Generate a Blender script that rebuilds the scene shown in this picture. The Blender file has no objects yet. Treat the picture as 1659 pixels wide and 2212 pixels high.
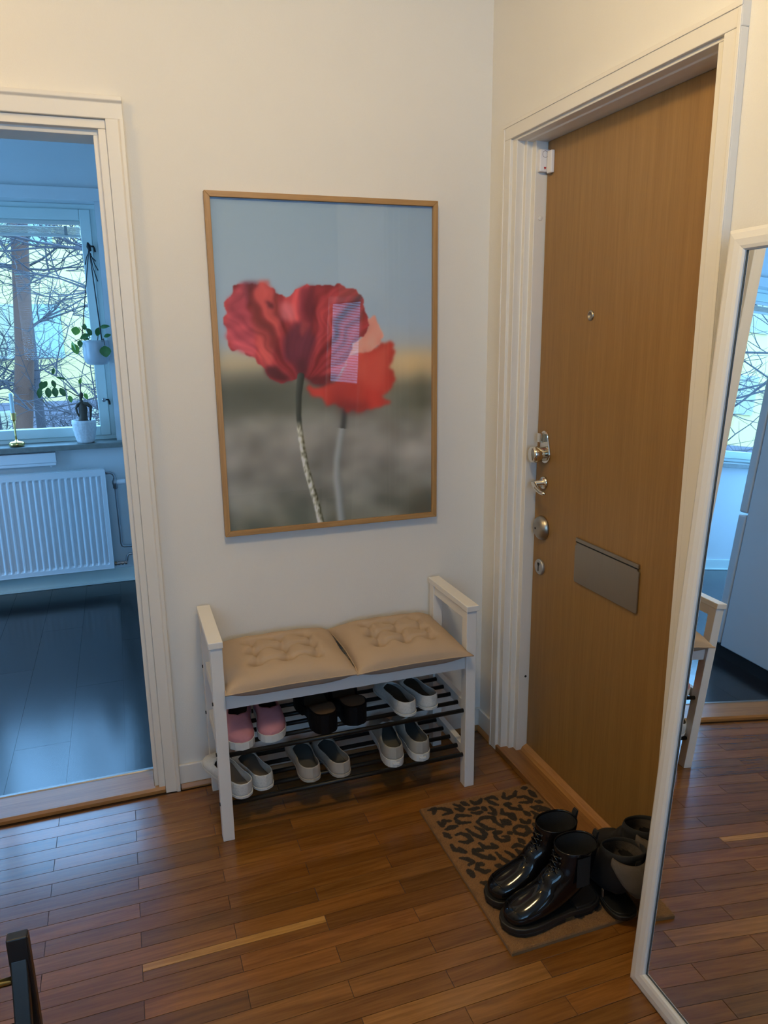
import bpy, bmesh, math, random
import numpy as np
from mathutils import Vector, Matrix

random.seed(7)
SC = bpy.context.scene
COL = SC.collection
PI = math.pi

# ------------------------------------------------------------------ camera
def look(yaw, pitch, roll):
    f = Vector((math.sin(yaw)*math.cos(pitch), math.cos(yaw)*math.cos(pitch), -math.sin(pitch)))
    r = Vector((math.cos(yaw), -math.sin(yaw), 0)); u = r.cross(f)
    r2 = math.cos(roll)*r+math.sin(roll)*u; u2 = -math.sin(roll)*r+math.cos(roll)*u
    return Matrix(((r2.x, u2.x, -f.x), (r2.y, u2.y, -f.y), (r2.z, u2.z, -f.z)))
cd = bpy.data.cameras.new('camera'); cam = bpy.data.objects.new('camera', cd); COL.objects.link(cam)
cam.matrix_world = Matrix.Translation((-1.2079, -2.365, 1.5047)) @ look(.3356, .2378, -.0122).to_4x4()
cd.sensor_fit = 'HORIZONTAL'; cd.sensor_width = 36.0; cd.lens = 36.0*1614.3/1659
cd.clip_start = .02; cd.clip_end = 300
SC.camera = cam

# ------------------------------------------------------------------ sky, daylight portals, exposure
wd = bpy.data.worlds.new('overcast_sky'); SC.world = wd; wd.use_nodes = True
bg = wd.node_tree.nodes['Background']
bg.inputs[0].default_value = (.225, .535, 1.0, 1); bg.inputs[1].default_value = 12.0
def portal(x0, x1, z0, z1, y, into):
    L = bpy.data.lights.new('window_portal', 'AREA'); L.shape = 'RECTANGLE'; L.size = x1-x0; L.size_y = z1-z0
    L.cycles.is_portal = True
    o = bpy.data.objects.new('window_portal', L); COL.objects.link(o)
    o.location = ((x0+x1)/2, y, (z0+z1)/2); o.rotation_euler = (PI/2 if into > 0 else -PI/2, 0, 0)
portal(-3.95, -1.24, .88, 2.23, 2.70, -1)
L = bpy.data.lights.new('window_portal', 'AREA'); L.shape = 'RECTANGLE'; L.size = 2.1; L.size_y = 1.5; L.cycles.is_portal = True
o = bpy.data.objects.new('window_portal', L); COL.objects.link(o); o.location = (-4.53, 1.35, 1.2); o.rotation_euler = (0, -PI/2, 0)  # portal of the added opening in the left kitchen wall
portal(-2.5, -.42, 1.1, 2.45, -4.87, 1)
SC.view_settings.view_transform = 'Standard'; SC.view_settings.look = 'None'
SC.view_settings.exposure = 0.12; SC.view_settings.gamma = 1.0; SC.view_settings.use_curve_mapping = False
SC.cycles.use_denoising = True
SC.cycles.max_bounces = 10; SC.cycles.diffuse_bounces = 5; SC.cycles.glossy_bounces = 5; SC.cycles.transparent_max_bounces = 12
SC.cycles.caustics_reflective = False; SC.cycles.caustics_refractive = False
SC.cycles.sample_clamp_indirect = 4.0

# ------------------------------------------------------------------ materials
def lin(c):
    return tuple(((v/255.0)/12.92 if v/255.0 <= .04045 else ((v/255.0+.055)/1.055)**2.4) for v in c)
def M(name, color, rough=.5, metal=0.0, bump=0.0, bscale=200.0, var=0.0, vscale=8.0, coat=0.0, spec=.5, stretch=None):
    """procedural principled material; color is linear rgb; var mixes a noise tone; bump is fine relief"""
    m = bpy.data.materials.new(name); m.use_nodes = True
    nt = m.node_tree; b = nt.nodes['Principled BSDF']
    b.inputs['Base Color'].default_value = (*color, 1); b.inputs['Roughness'].default_value = rough
    b.inputs['Metallic'].default_value = metal; b.inputs['Coat Weight'].default_value = coat
    b.inputs['Coat Roughness'].default_value = .05; b.inputs['Specular IOR Level'].default_value = spec
    tc = nt.nodes.new('ShaderNodeTexCoord'); mp = nt.nodes.new('ShaderNodeMapping')
    nt.links.new(tc.outputs['Object'], mp.inputs[0])
    if stretch: mp.inputs['Scale'].default_value = stretch
    nz = nt.nodes.new('ShaderNodeTexNoise'); nz.inputs['Scale'].default_value = vscale; nz.inputs['Detail'].default_value = 5
    nt.links.new(mp.outputs[0], nz.inputs['Vector'])
    mx = nt.nodes.new('ShaderNodeMixRGB'); mx.blend_type = 'MIX'
    v = var
    mx.inputs[1].default_value = (*[c*(1-v) for c in color], 1); mx.inputs[2].default_value = (*[min(1, c*(1+v)) for c in color], 1)
    nt.links.new(nz.outputs['Fac'], mx.inputs[0]); nt.links.new(mx.outputs[0], b.inputs['Base Color'])
    if bump > 0:
        n2 = nt.nodes.new('ShaderNodeTexNoise'); n2.inputs['Scale'].default_value = bscale; n2.inputs['Detail'].default_value = 3
        nt.links.new(mp.outputs[0], n2.inputs['Vector'])
        bp = nt.nodes.new('ShaderNodeBump'); bp.inputs['Strength'].default_value = bump; bp.inputs['Distance'].default_value = .002
        nt.links.new(n2.outputs['Fac'], bp.inputs['Height']); nt.links.new(bp.outputs[0], b.inputs['Normal'])
    return m
def wood(name, dark, light, rough=.4, axis='z', scale=1.0, obj_tint=False, coat=0.0, ring=1.0, contrast=1.0):
    m = bpy.data.materials.new(name); m.use_nodes = True
    nt = m.node_tree; b = nt.nodes['Principled BSDF']; L = nt.links.new
    b.inputs['Roughness'].default_value = rough; b.inputs['Coat Weight'].default_value = coat; b.inputs['Coat Roughness'].default_value = .12
    tc = nt.nodes.new('ShaderNodeTexCoord'); oi = nt.nodes.new('ShaderNodeObjectInfo')
    sc = nt.nodes.new('ShaderNodeVectorMath'); sc.operation = 'SCALE'; sc.inputs['Scale'].default_value = 37.0
    cx = nt.nodes.new('ShaderNodeCombineXYZ'); L(oi.outputs['Random'], cx.inputs[0]); L(oi.outputs['Random'], cx.inputs[1]); L(oi.outputs['Random'], cx.inputs[2])
    L(cx.outputs[0], sc.inputs[0])
    ad = nt.nodes.new('ShaderNodeVectorMath'); ad.operation = 'ADD'; L(tc.outputs['Object'], ad.inputs[0])
    if obj_tint: L(sc.outputs[0], ad.inputs[1])
    mp = nt.nodes.new('ShaderNodeMapping'); L(ad.outputs[0], mp.inputs[0])
    s = {'z': (60, 60, 2.0), 'x': (2.5, 40, 40), 'y': (40, 2.5, 40)}[axis]
    mp.inputs['Scale'].default_value = tuple(k*scale for k in s)
    n1 = nt.nodes.new('ShaderNodeTexNoise'); n1.inputs['Scale'].default_value = 1.0*ring; n1.inputs['Detail'].default_value = 6; n1.inputs['Roughness'].default_value = .65; n1.inputs['Distortion'].default_value = .6
    L(mp.outputs[0], n1.inputs['Vector'])
    n2 = nt.nodes.new('ShaderNodeTexNoise'); n2.inputs['Scale'].default_value = 5.0*ring; n2.inputs['Detail'].default_value = 3
    L(mp.outputs[0], n2.inputs['Vector'])
    mm = nt.nodes.new('ShaderNodeMath'); mm.operation = 'MULTIPLY_ADD'; L(n2.outputs['Fac'], mm.inputs[0]); mm.inputs[1].default_value = .35; L(n1.outputs['Fac'], mm.inputs[2])
    rp = nt.nodes.new('ShaderNodeValToRGB'); L(mm.outputs[0], rp.inputs[0])
    rp.color_ramp.elements[0].position = .68-.22*contrast; rp.color_ramp.elements[0].color = (*dark, 1)
    rp.color_ramp.elements[1].position = .68+.22*contrast; rp.color_ramp.elements[1].color = (*light, 1)
    out = rp.outputs[0]
    if obj_tint:
        mu = nt.nodes.new('ShaderNodeMixRGB'); mu.blend_type = 'MULTIPLY'; mu.inputs[0].default_value = 1
        L(out, mu.inputs[1]); L(oi.outputs['Color'], mu.inputs[2]); out = mu.outputs[0]
    L(out, b.inputs['Base Color'])
    bp = nt.nodes.new('ShaderNodeBump'); bp.inputs['Strength'].default_value = .10; bp.inputs['Distance'].default_value = .0008
    L(mm.outputs[0], bp.inputs['Height']); L(bp.outputs[0], b.inputs['Normal'])
    return m
def printed(name, rough=.5, bump=0.0):
    m = bpy.data.materials.new(name); m.use_nodes = True
    nt = m.node_tree; b = nt.nodes['Principled BSDF']; b.inputs['Roughness'].default_value = rough
    a = nt.nodes.new('ShaderNodeAttribute'); a.attribute_name = 'print'
    nt.links.new(a.outputs['Color'], b.inputs['Base Color'])
    if bump:
        nz = nt.nodes.new('ShaderNodeTexNoise'); nz.inputs['Scale'].default_value = 500
        tc = nt.nodes.new('ShaderNodeTexCoord'); nt.links.new(tc.outputs['Object'], nz.inputs['Vector'])
        bp = nt.nodes.new('ShaderNodeBump'); bp.inputs['Strength'].default_value = bump; bp.inputs['Distance'].default_value = .004
        nt.links.new(nz.outputs['Fac'], bp.inputs['Height']); nt.links.new(bp.outputs[0], b.inputs['Normal'])
    return m
def clear(name, ior=.02, tint=(1, 1, 1)):
    m = bpy.data.materials.new(name); m.use_nodes = True; nt = m.node_tree
    for n in list(nt.nodes): nt.nodes.remove(n)
    o = nt.nodes.new('ShaderNodeOutputMaterial'); t = nt.nodes.new('ShaderNodeBsdfTransparent'); t.inputs[0].default_value = (*tint, 1)
    g = nt.nodes.new('ShaderNodeBsdfGlossy'); g.inputs['Roughness'].default_value = 0.0
    L = nt.links.new; w = nt.nodes.new('ShaderNodeLayerWeight'); w.inputs['Blend'].default_value = .5
    p = nt.nodes.new('ShaderNodeMath'); p.operation = 'POWER'; L(w.outputs['Facing'], p.inputs[0]); p.inputs[1].default_value = 5
    f = nt.nodes.new('ShaderNodeMath'); f.operation = 'MULTIPLY_ADD'; L(p.outputs[0], f.inputs[0]); f.inputs[1].default_value = .9; f.inputs[2].default_value = ior   # Schlick
    mx = nt.nodes.new('ShaderNodeMixShader')
    L(f.outputs[0], mx.inputs[0]); L(t.outputs[0], mx.inputs[1]); L(g.outputs[0], mx.inputs[2]); L(mx.outputs[0], o.inputs[0])
    return m
def glow(name, color, strength):
    m = bpy.data.materials.new(name); m.use_nodes = True; b = m.node_tree.nodes['Principled BSDF']
    b.inputs['Base Color'].default_value = (*color, 1); b.inputs['Emission Color'].default_value = (*color, 1); b.inputs['Emission Strength'].default_value = strength
    return m

m_wall = M('wall_paint', (.74, .72, .68), .75, bump=.25, bscale=260, var=.015)
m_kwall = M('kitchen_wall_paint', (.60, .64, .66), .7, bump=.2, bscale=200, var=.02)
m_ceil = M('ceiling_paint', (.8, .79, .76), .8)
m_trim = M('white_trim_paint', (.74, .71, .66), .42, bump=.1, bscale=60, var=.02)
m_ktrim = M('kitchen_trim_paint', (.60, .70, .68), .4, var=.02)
m_oak = wood('parquet_oak', (.125, .046, .008), (.225, .092, .019), .235, 'x', 1.0, True, coat=.25, contrast=.8)
m_oakflat = wood('threshold_oak', (.30, .13, .035), (.48, .24, .075), .35, 'y', 1.0)
m_oakjoint = wood('dark_oak_joint', (.02, .009, .003), (.035, .016, .006), .5, 'x', 1.0)
m_oakdark = wood('tread_oak', (.17, .075, .022), (.28, .13, .04), .4, 'y', 1.0)
m_oakx = wood('strip_oak', (.24, .11, .035), (.40, .20, .065), .35, 'x', 1.0)
m_lam = wood('dark_laminate', (.007, .007, .008), (.014, .014, .015), .185, 'y', .7, True, ring=.8)
m_door = wood('door_veneer', (.235, .124, .034), (.31, .172, .052), .42, 'z', 1.0, ring=.9)
m_chrome = M('polished_chrome', (.78, .74, .66), .12, 1.0)
m_nickel = M('brushed_nickel', (.42, .38, .32), .34, 1.0, var=.05)
m_steel = M('brushed_steel_plate', (.36, .32, .27), .42, 1.0, var=.06, stretch=(1, 60, 1))
m_zinc = M('zinc_cylinder', (.45, .46, .48), .4, .8)
m_black = M('black_gap', (.006, .006, .006), .7)
m_white = M('white_lacquer', (.74, .72, .69), .35, var=.01)
m_plastic = M('white_plastic', (.74, .73, .76), .4)
m_rod = M('black_metal_rod', (.005, .005, .005), .4, spec=.3)
m_cush = M('beige_cotton', (.42, .315, .225), .85, bump=.35, bscale=900, var=.04, vscale=20)
m_frame = wood('picture_frame_oak', (.30, .165, .06), (.44, .26, .105), .45, 'z', 1.5)
m_framex = wood('picture_frame_oak_rail', (.30, .165, .06), (.44, .26, .105), .45, 'x', 1.5)
m_mirror = M('mirror_silver', (.88, .90, .90), .0, 1.0)
m_print = printed('poster_print', .6)
m_glass = clear('picture_glass', .022)
m_pane = clear('window_glass', .008, (.97, .985, .985))
m_pane2 = clear('daylight_warming_glass', .02, (1.0, .93, .88))  # tint added to make the blue daylight from the rear window warmer
m_stone = M('grey_stone', (.16, .18, .17), .45, var=.35, vscale=30)
m_rad = M('radiator_enamel', (.66, .70, .74), .35)
m_pipe = M('steel_pipe', (.32, .34, .36), .3, .9)
m_brass = M('brass', (.62, .45, .16), .22, 1.0)
m_wax = M('pale_blue_wax', (.55, .70, .74), .5)
m_leaf = M('green_leaf', (.045, .15, .03), .4, var=.3, vscale=40)
m_leafl = M('pale_green_leaf', (.16, .36, .05), .4, var=.25, vscale=40)
m_bark = M('ficus_bark', (.055, .042, .03), .7, bump=.5, bscale=60, var=.3, vscale=30)
m_pot = M('glazed_grey_pot', (.42, .46, .50), .3, var=.03)
m_potw = M('crackled_white_pot', (.62, .64, .66), .6, var=.25, vscale=90, bump=1.0, bscale=60)
m_soil = M('soil', (.02, .014, .01), .9)
m_cord = M('dark_cord', (.012, .012, .014), .7)
m_fridge = M('white_fridge_enamel', (.62, .66, .70), .35)

# ------------------------------------------------------------------ mesh helpers
def bx(bm, x0, x1, y0, y1, z0, z1):
    v = [bm.verts.new(p) for p in ((x0, y0, z0), (x1, y0, z0), (x1, y1, z0), (x0, y1, z0), (x0, y0, z1), (x1, y0, z1), (x1, y1, z1), (x0, y1, z1))]
    for f in ((3, 2, 1, 0), (4, 5, 6, 7), (0, 1, 5, 4), (1, 2, 6, 5), (2, 3, 7, 6), (3, 0, 4, 7)): bm.faces.new([v[i] for i in f])
    return bm
def B(*a):
    return bx(bmesh.new(), *a)
def prism(poly, axis, a, b, bm=None):
    """poly: 2d points; axis 'z': (x,y); 'x': (y,z); 'y': (x,z)"""
    bm = bm or bmesh.new()
    def P(q, t): return {'z': (q[0], q[1], t), 'x': (t, q[0], q[1]), 'y': (q[0], t, q[1])}[axis]
    lo = [bm.verts.new(P(q, a)) for q in poly]; hi = [bm.verts.new(P(q, b)) for q in poly]
    n = len(poly); bm.faces.new(lo); bm.faces.new(hi[::-1])
    for i in range(n): bm.faces.new((lo[i], hi[i], hi[(i+1) % n], lo[(i+1) % n]))
    bmesh.ops.recalc_face_normals(bm, faces=bm.faces[:]); return bm
def tube(pts, r, n=8, bm=None, cap=True):
    bm = bm or bmesh.new(); pts = [Vector(p) for p in pts]; rings = []
    rr = r if isinstance(r, (list, tuple)) else [r]*len(pts)
    up = Vector((.13, .21, 1)).normalized(); prev = None
    for i, p in enumerate(pts):
        d = (pts[min(i+1, len(pts)-1)]-pts[max(i-1, 0)]).normalized()
        a = (prev if prev is not None else (up if abs(d.dot(up)) < .9 else Vector((1, 0, 0))))
        a = (a-d*a.dot(d)).normalized(); prev = a; b = d.cross(a)
        rings.append([bm.verts.new(p+(a*math.cos(2*PI*k/n)+b*math.sin(2*PI*k/n))*rr[i]) for k in range(n)])
    for i in range(len(pts)-1):
        for k in range(n): bm.faces.new((rings[i][k], rings[i][(k+1) % n], rings[i+1][(k+1) % n], rings[i+1][k]))
    if cap: bm.faces.new(rings[0][::-1]); bm.faces.new(rings[-1])
    return bm
def lathe(prof, c, axis='z', n=28, bm=None):
    """prof: (radius, height) list; turned about axis through c"""
    bm = bm or bmesh.new(); rings = []
    for r, h in prof:
        ring = []
        for k in range(n):
            a = 2*PI*k/n; u, v = r*math.cos(a), r*math.sin(a)
            q = {'z': (u, v, h), 'x': (h, u, v), '-x': (-h, u, v), 'y': (u, h, v), '-y': (u, -h, v)}[axis]
            ring.append(bm.verts.new((c[0]+q[0], c[1]+q[1], c[2]+q[2])))
        rings.append(ring)
    for i in range(len(rings)-1):
        for k in range(n): bm.faces.new((rings[i][k], rings[i][(k+1) % n], rings[i+1][(k+1) % n], rings[i+1][k]))
    if prof[0][0] > 1e-5: bm.faces.new(rings[0][::-1])
    if prof[-1][0] > 1e-5: bm.faces.new(rings[-1])
    bmesh.ops.remove_doubles(bm, verts=bm.verts[:], dist=1e-6)
    bmesh.ops.recalc_face_normals(bm, faces=bm.faces[:]); return bm
def grid(nu, nv, fn, bm=None, closeu=False):
    bm = bm or bmesh.new(); vs = [[bm.verts.new(fn(i, j)) for j in range(nv)] for i in range(nu)]
    for i in range(nu if closeu else nu-1):
        for j in range(nv-1): bm.faces.new((vs[i][j], vs[(i+1) % nu][j], vs[(i+1) % nu][j+1], vs[i][j+1]))
    return bm

BASE = {}
def obj(name, bm, mat, parent=None, smooth=False, bevel=0.0, world=True, seg=2, auto=40):
    """link bm as one mesh object; world coords are made relative to the parent's base"""
    if parent is not None and world and parent.name in BASE:
        b = BASE[parent.name]
        for v in bm.verts: v.co = v.co-b
    me = bpy.data.meshes.new(name); bm.to_mesh(me); bm.free(); me.materials.append(mat)
    o = bpy.data.objects.new(name, me); COL.objects.link(o)
    if smooth:
        for p in me.polygons: p.use_smooth = True
    if parent is not None: o.parent = parent
    if bevel > 0:
        md = o.modifiers.new('bevel', 'BEVEL'); md.width = bevel; md.segments = seg; md.limit_method = 'ANGLE'; md.angle_limit = math.radians(auto)
    if parent is not None and parent.name in BASE: BASE[o.name] = BASE[parent.name]
    return o
def tag(o, label=None, cat=None, group=None, kind=None):
    if label: o['label'] = label
    if cat: o['category'] = cat
    if group: o['group'] = group
    if kind: o['kind'] = kind
    return o
def thing(name, label, cat, loc=(0, 0, 0), rz=0, group=None, kind=None):
    o = bpy.data.objects.new(name, None); COL.objects.link(o); o.location = loc; o.rotation_euler = (0, 0, rz); o.empty_display_size = .05
    BASE[o.name] = Vector(loc)
    return tag(o, label, cat, group, kind)
def struct(name, bm, mat, label, cat, **k):
    return tag(obj(name, bm, mat, **k), label, cat, kind='structure')

# ================================================================== SETTING
# hall floor: substrate plus single parquet staves
X0H, X1H, Y0H = -2.6, 2.4, -4.7
floor = struct('floor', B(X0H, X1H, Y0H, .02, -.05, -.002), m_oakjoint, 'brown oak parquet floor of the hall laid in half-bond staves', 'floor')
PIT, LS = .0539, .4612
stave_cache = {}
def stave_mesh(l, w):
    key = (round(l, 3), round(w, 3))
    if key not in stave_cache:
        bm = bmesh.new(); g = .0006; c = .0003; x, y = l/2-g, w/2-g
        b0 = [bm.verts.new(p) for p in ((-x, -y, -.008), (x, -y, -.008), (x, y, -.008), (-x, y, -.008))]
        b1 = [bm.verts.new(p) for p in ((-x, -y, -c), (x, -y, -c), (x, y, -c), (-x, y, -c))]
        b2 = [bm.verts.new(p) for p in ((-x+c, -y+c, 0), (x-c, -y+c, 0), (x-c, y-c, 0), (-x+c, y-c, 0))]
        for A, Bq in ((b0, b1), (b1, b2)):
            for i in range(4): bm.faces.new((A[i], A[(i+1) % 4], Bq[(i+1) % 4], Bq[i]))
        bm.faces.new(b2)
        me = bpy.data.meshes.new('plank'); bm.to_mesh(me); bm.free(); me.materials.append(m_oak); stave_cache[key] = me
    return stave_cache[key]
def plank(x0, x1, y0, y1, tint, z=0.0):
    o = bpy.data.objects.new('plank', stave_mesh(x1-x0, y1-y0)); COL.objects.link(o); o.parent = floor
    o.location = ((x0+x1)/2, (y0+y1)/2, z); o.color = (*tint, 1)
rnd = random.Random(11)
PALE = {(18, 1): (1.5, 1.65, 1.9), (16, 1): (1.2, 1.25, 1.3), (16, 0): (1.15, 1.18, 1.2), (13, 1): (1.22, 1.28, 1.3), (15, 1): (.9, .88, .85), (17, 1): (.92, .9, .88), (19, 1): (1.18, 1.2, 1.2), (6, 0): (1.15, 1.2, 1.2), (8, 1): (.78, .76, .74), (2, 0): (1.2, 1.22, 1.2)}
for m in range(-1, 41):
    yc = -.107-m*PIT
    xs = -1.279+(0 if m % 2 == 0 else LS/2)
    for j in range(-3, 4):
        a, b = xs+j*LS, xs+(j+1)*LS
        a, b = max(a, -2.3), min(b, .0 if yc < -.1 else -.004)
        if b-a < .03: continue
        k = rnd.uniform(.74, 1.2); h = rnd.uniform(-.05, .05)
        t = (k*(1+h), k, k*(1-h*1.4))
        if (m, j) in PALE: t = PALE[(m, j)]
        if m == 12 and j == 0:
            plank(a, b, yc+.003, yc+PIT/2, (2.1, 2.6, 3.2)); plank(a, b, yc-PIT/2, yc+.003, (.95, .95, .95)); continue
        plank(a, b, yc-PIT/2, yc+PIT/2, t)

# back wall (poster wall) with the kitchen doorway
WT = .12; OX0, OX1, OZ = -2.06, -1.15, 2.10; CH = 2.60
bm = bmesh.new(); bx(bm, X0H, OX0, 0, WT, -.05, CH); bx(bm, OX1, .15, 0, WT, -.05, CH); bx(bm, OX0, OX1, 0, WT, OZ, CH)
struct('wall_back', bm, m_wall, 'off-white painted hall wall behind the bench and the picture', 'wall')
# right wall with entrance door opening
DY0, DY1, DZ = -.125, -1.07, 2.105
bm = bmesh.new(); bx(bm, 0, .15, DY0, 0, -.05, CH); bx(bm, 0, .15, -1.85, DY1, -.05, CH); bx(bm, 0, .15, DY1, DY0, DZ, CH)
struct('wall_right', bm, m_wall, 'off-white painted wall around the brown entrance door', 'wall')
bm = bmesh.new(); bx(bm, .15, X1H, -1.85, -1.75, -.05, CH)
struct('wall_return', bm, m_wall, 'off-white wall of the room beyond the mirror corner', 'wall')
struct('wall_side', B(X1H, X1H+.1, Y0H, -1.75, -.05, CH), m_wall, 'off-white side wall of the room behind the viewer', 'wall')
struct('wall_left', B(X0H-.1, X0H, Y0H, WT, -.05, CH), m_wall, 'off-white left wall of the hall', 'wall')
bm = bmesh.new()
W2 = (-2.5, -.42, 1.1, 2.45)
yr0, yr1 = Y0H-.15, Y0H
bx(bm, X0H-.1, W2[0], yr0, yr1, -.05, CH); bx(bm, W2[0], W2[1], yr0, yr1, -.05, W2[2]); bx(bm, W2[0], W2[1], yr0, yr1, W2[3], CH)
bx(bm, W2[1], X1H+.1, yr0, yr1, -.05, CH)
struct('wall_rear', bm, m_wall, 'off-white rear wall with a wide window behind the viewer', 'wall')
struct('ceiling', B(X0H-.1, X1H+.1, Y0H-.15, WT, CH, CH+.1), m_ceil, 'white ceiling of the hall', 'ceiling')

# ------------------------------------------------ entrance door surround
tr = thing('trim_1', 'off-white stepped door surround framing the brown entrance door', 'door frame', (0, -.6, 0), kind='structure')
CY = -1.195   # mirror sum for the two sides
Lc = [(-.02, -.121), (-.02, -.1656), (0, -.1656), (0, -.121)]
obj('casing', prism(Lc, 'z', 0, 2.0659), m_trim, tr, bevel=.002)
obj('casing', prism([(x, CY-y) for x, y in Lc], 'z', 0, 2.0659), m_trim, tr, bevel=.002)
obj('casing', B(-.0202, .001, -1.0742, -.1208, 2.066, 2.1112), m_trim, tr, bevel=.002)
for y0, y1 in ((-.131, -.121), (CY+.121, CY+.131)): obj('bead', B(-.0225, -.0195, y0+.0003, y1-.0003, 0, 2.1005), m_trim, tr, bevel=.0012)
obj('bead', B(-.0227, -.0195, -1.0745, -.1205, 2.101, 2.1118), m_trim, tr, bevel=.0012)
Lj = [(-.0099, -.13), (-.0099, -.19), (.0152, -.19), (.0152, -.2049), (.0337, -.2049), (.0337, -.2281), (.118, -.2281), (.118, -.13)]
obj('jamb', prism(Lj, 'z', .0, 2.0585), m_trim, tr, bevel=.0018)
obj('jamb', prism([(x, CY-y) for x, y in Lj], 'z', .0, 2.0585), m_trim, tr, bevel=.0018)
Tj = [(-.0107, 2.104), (-.0107, 2.058), (.0145, 2.056), (.018, 2.0525), (.05, 2.050), (.1175, 2.049), (.1175, 2.104)]
bm = bmesh.new(); lo = [bm.verts.new((x, -1.05, z)) for x, z in Tj]; hi = [bm.verts.new((x, -.145, z)) for x, z in Tj]
bm.faces.new(lo); bm.faces.new(hi[::-1])
for i in range(len(Tj)): bm.faces.new((lo[i], hi[i], hi[(i+1) % len(Tj)], lo[(i+1) % len(Tj)]))
bmesh.ops.recalc_face_normals(bm, faces=bm.faces[:]); obj('head_jamb', bm, m_trim, tr, bevel=.0015)
obj('screw_cap', lathe([(.0001, .0012), (.006, .0012), (.0075, 0)], (.056, -.2281, 1.834), '-y'), m_trim, tr, smooth=True)
obj('screw_hole', lathe([(.0045, .0006), (.0045, 0)], (.061, -.2281, .309), '-y', 14), m_black, tr)

# ------------------------------------------------ entrance door
dr = thing('door_1', 'brown oak veneer entrance door with brass-toned locks and letter flap', 'door', (.09, -.6, .045), kind='structure')
XD = .072
obj('leaf', B(XD, .112, -.966, -.2325, .046, 2.049), m_door, dr, bevel=.001)
obj('shadow_gap', B(.09, .11, -.2325, -.2275, .046, 2.05), m_black, dr)
def lock_group():
    # night latch: teardrop plate, rim tab and turn knob
    pts = []
    for k in range(13): a = PI*k/12+PI; pts.append((-.287+.031*math.cos(a), 1.114+.031*math.sin(a)))
    for k in range(13): a = PI*k/12; pts.append((-.281+.020*math.cos(a), 1.168+.020*math.sin(a)))
    p = obj('lock_plate', prism(pts, 'x', XD-.006, XD), m_chrome, dr, bevel=.002, smooth=False)
    obj('latch_tab', B(XD-.022, XD-.005, -.284, -.262, 1.150, 1.179), m_chrome, p, bevel=.003)
    obj('turn_knob', lathe([(.023, .004), (.0235, .03), (.026, .034), (.0265, .046), (.024, .052), (.018, .0545), (.0001, .055)], (XD, -.287, 1.114), '-x'), m_chrome, p, smooth=True)
    r = obj('handle_rose', lathe([(.0215, 0), (.0215, .004), (.018, .008), (.009, .009), (.008, .036), (.0001, .037)], (XD, -.284, 1.018), '-x'), m_chrome, dr, smooth=True)
    obj('lever', tube([(XD-.034, -.262, 1.0185), (XD-.037, -.275, 1.0185), (XD-.040, -.29, 1.014), (XD-.044, -.31, 1.005), (XD-.045, -.335, .999), (XD-.043, -.352, .9985), (XD-.041, -.358, .999)], [.003, .006, .008, .0075, .006, .0062, .0035], 12), m_chrome, r, smooth=True)
    d = obj('lock_dome', lathe([(.041, 0), (.041, .004), (.037, .013), (.028, .020), (.018, .023), (.0001, .0245)], (XD, -.284, .866), '-x', 32), m_nickel, dr, smooth=True)
    obj('screw_hole', lathe([(.0035, .0008), (.0035, 0)], (XD-.0245, -.279, .866), '-x', 12), m_black, d)
    c = obj('lock_cylinder', lathe([(.0265, 0), (.0265, .006), (.024, .009), (.0001, .009)], (XD, -.2815, .731), '-x', 28), m_zinc, dr, smooth=False, bevel=.001)
    k = [(-.2835, .717), (-.279, .717), (-.279, .735), (-.275, .741), (-.277, .746), (-.287, .746), (-.2885, .741), (-.2835, .735)]
    obj('keyhole', prism(k, 'x', XD-.0098, XD-.0085), m_black, c)
    obj('peephole', lathe([(.0145, 0), (.0145, .0015), (.011, .004), (.009, .004), (.0085, .001), (.0001, .001)], (XD, -.4955, 1.54), '-x', 20), m_nickel, dr, smooth=True)
    fl = obj('letter_flap', prism([(-.483, .748), (-.488, .7455), (-.781, .7455), (-.785, .749), (-.785, .866), (-.777, .866), (-.777, .872), (-.489, .872), (-.489, .862), (-.483, .862)], 'x', XD-.006, XD-.001), m_steel, dr, bevel=.0015)
    obj('hinge_bar', B(XD-.007, XD, -.783, -.486, .8745, .886), m_steel, fl, bevel=.0015)
    obj('hinge_slot', B(XD-.0068, XD-.0002, -.777, -.489, .8715, .8752), m_black, fl)
lock_group()
# threshold of the entrance
th = thing('trim_2', 'oak threshold with a raised sill below the brown entrance door', 'threshold', (0, -.6, 0), kind='structure')
obj('tread', B(-.020, .058, -1.028, -.167, .0005, .022), m_oakdark, th, bevel=.003)
obj('sill', prism([(.050, .0225), (.056, .034), (.075, .0445), (.13, .0445), (.13, .0005), (.05, .0005)], 'y', -.965, -.229), m_oakflat, th, bevel=.002)

# ------------------------------------------------ kitchen doorway surround
kt = thing('trim_3', 'cream painted moulded casing around the open kitchen doorway', 'door frame', (-1.6, 0, 0), kind='structure')
SX = -3.2125
K1 = [(-1.131, 0), (-1.131, -.026), (-1.141, -.026), (-1.145, -.020), (-1.178, -.018), (-1.178, 0)]
K2 = [(-1.15, 0), (-1.178, 0), (-1.178, -.007), (-1.199, -.007), (-1.199, .012), (-1.2125, .012), (-1.2125, WT), (-1.15, WT)]
for nm, K in (('casing', K1), ('jamb', K2)):
    obj(nm, prism(K, 'z', 0.0, 2.0745 if nm == 'casing' else 2.05), m_trim, kt, bevel=.0018)
    obj(nm, prism([(SX-x, y) for x, y in K], 'z', 0.0, 2.0745 if nm == 'casing' else 2.05), m_trim, kt, bevel=.0018)
T1 = [(0, 2.131), (-.026, 2.131), (-.026, 2.119), (-.020, 2.113), (-.018, 2.074), (0, 2.074)]
T2 = [(.001, 2.0995), (.001, 2.0735), (-.0078, 2.0735), (-.0078, 2.0505), (.0112, 2.0505), (.0112, 2.036), (WT-.001, 2.036), (WT-.001, 2.0995)]
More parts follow.
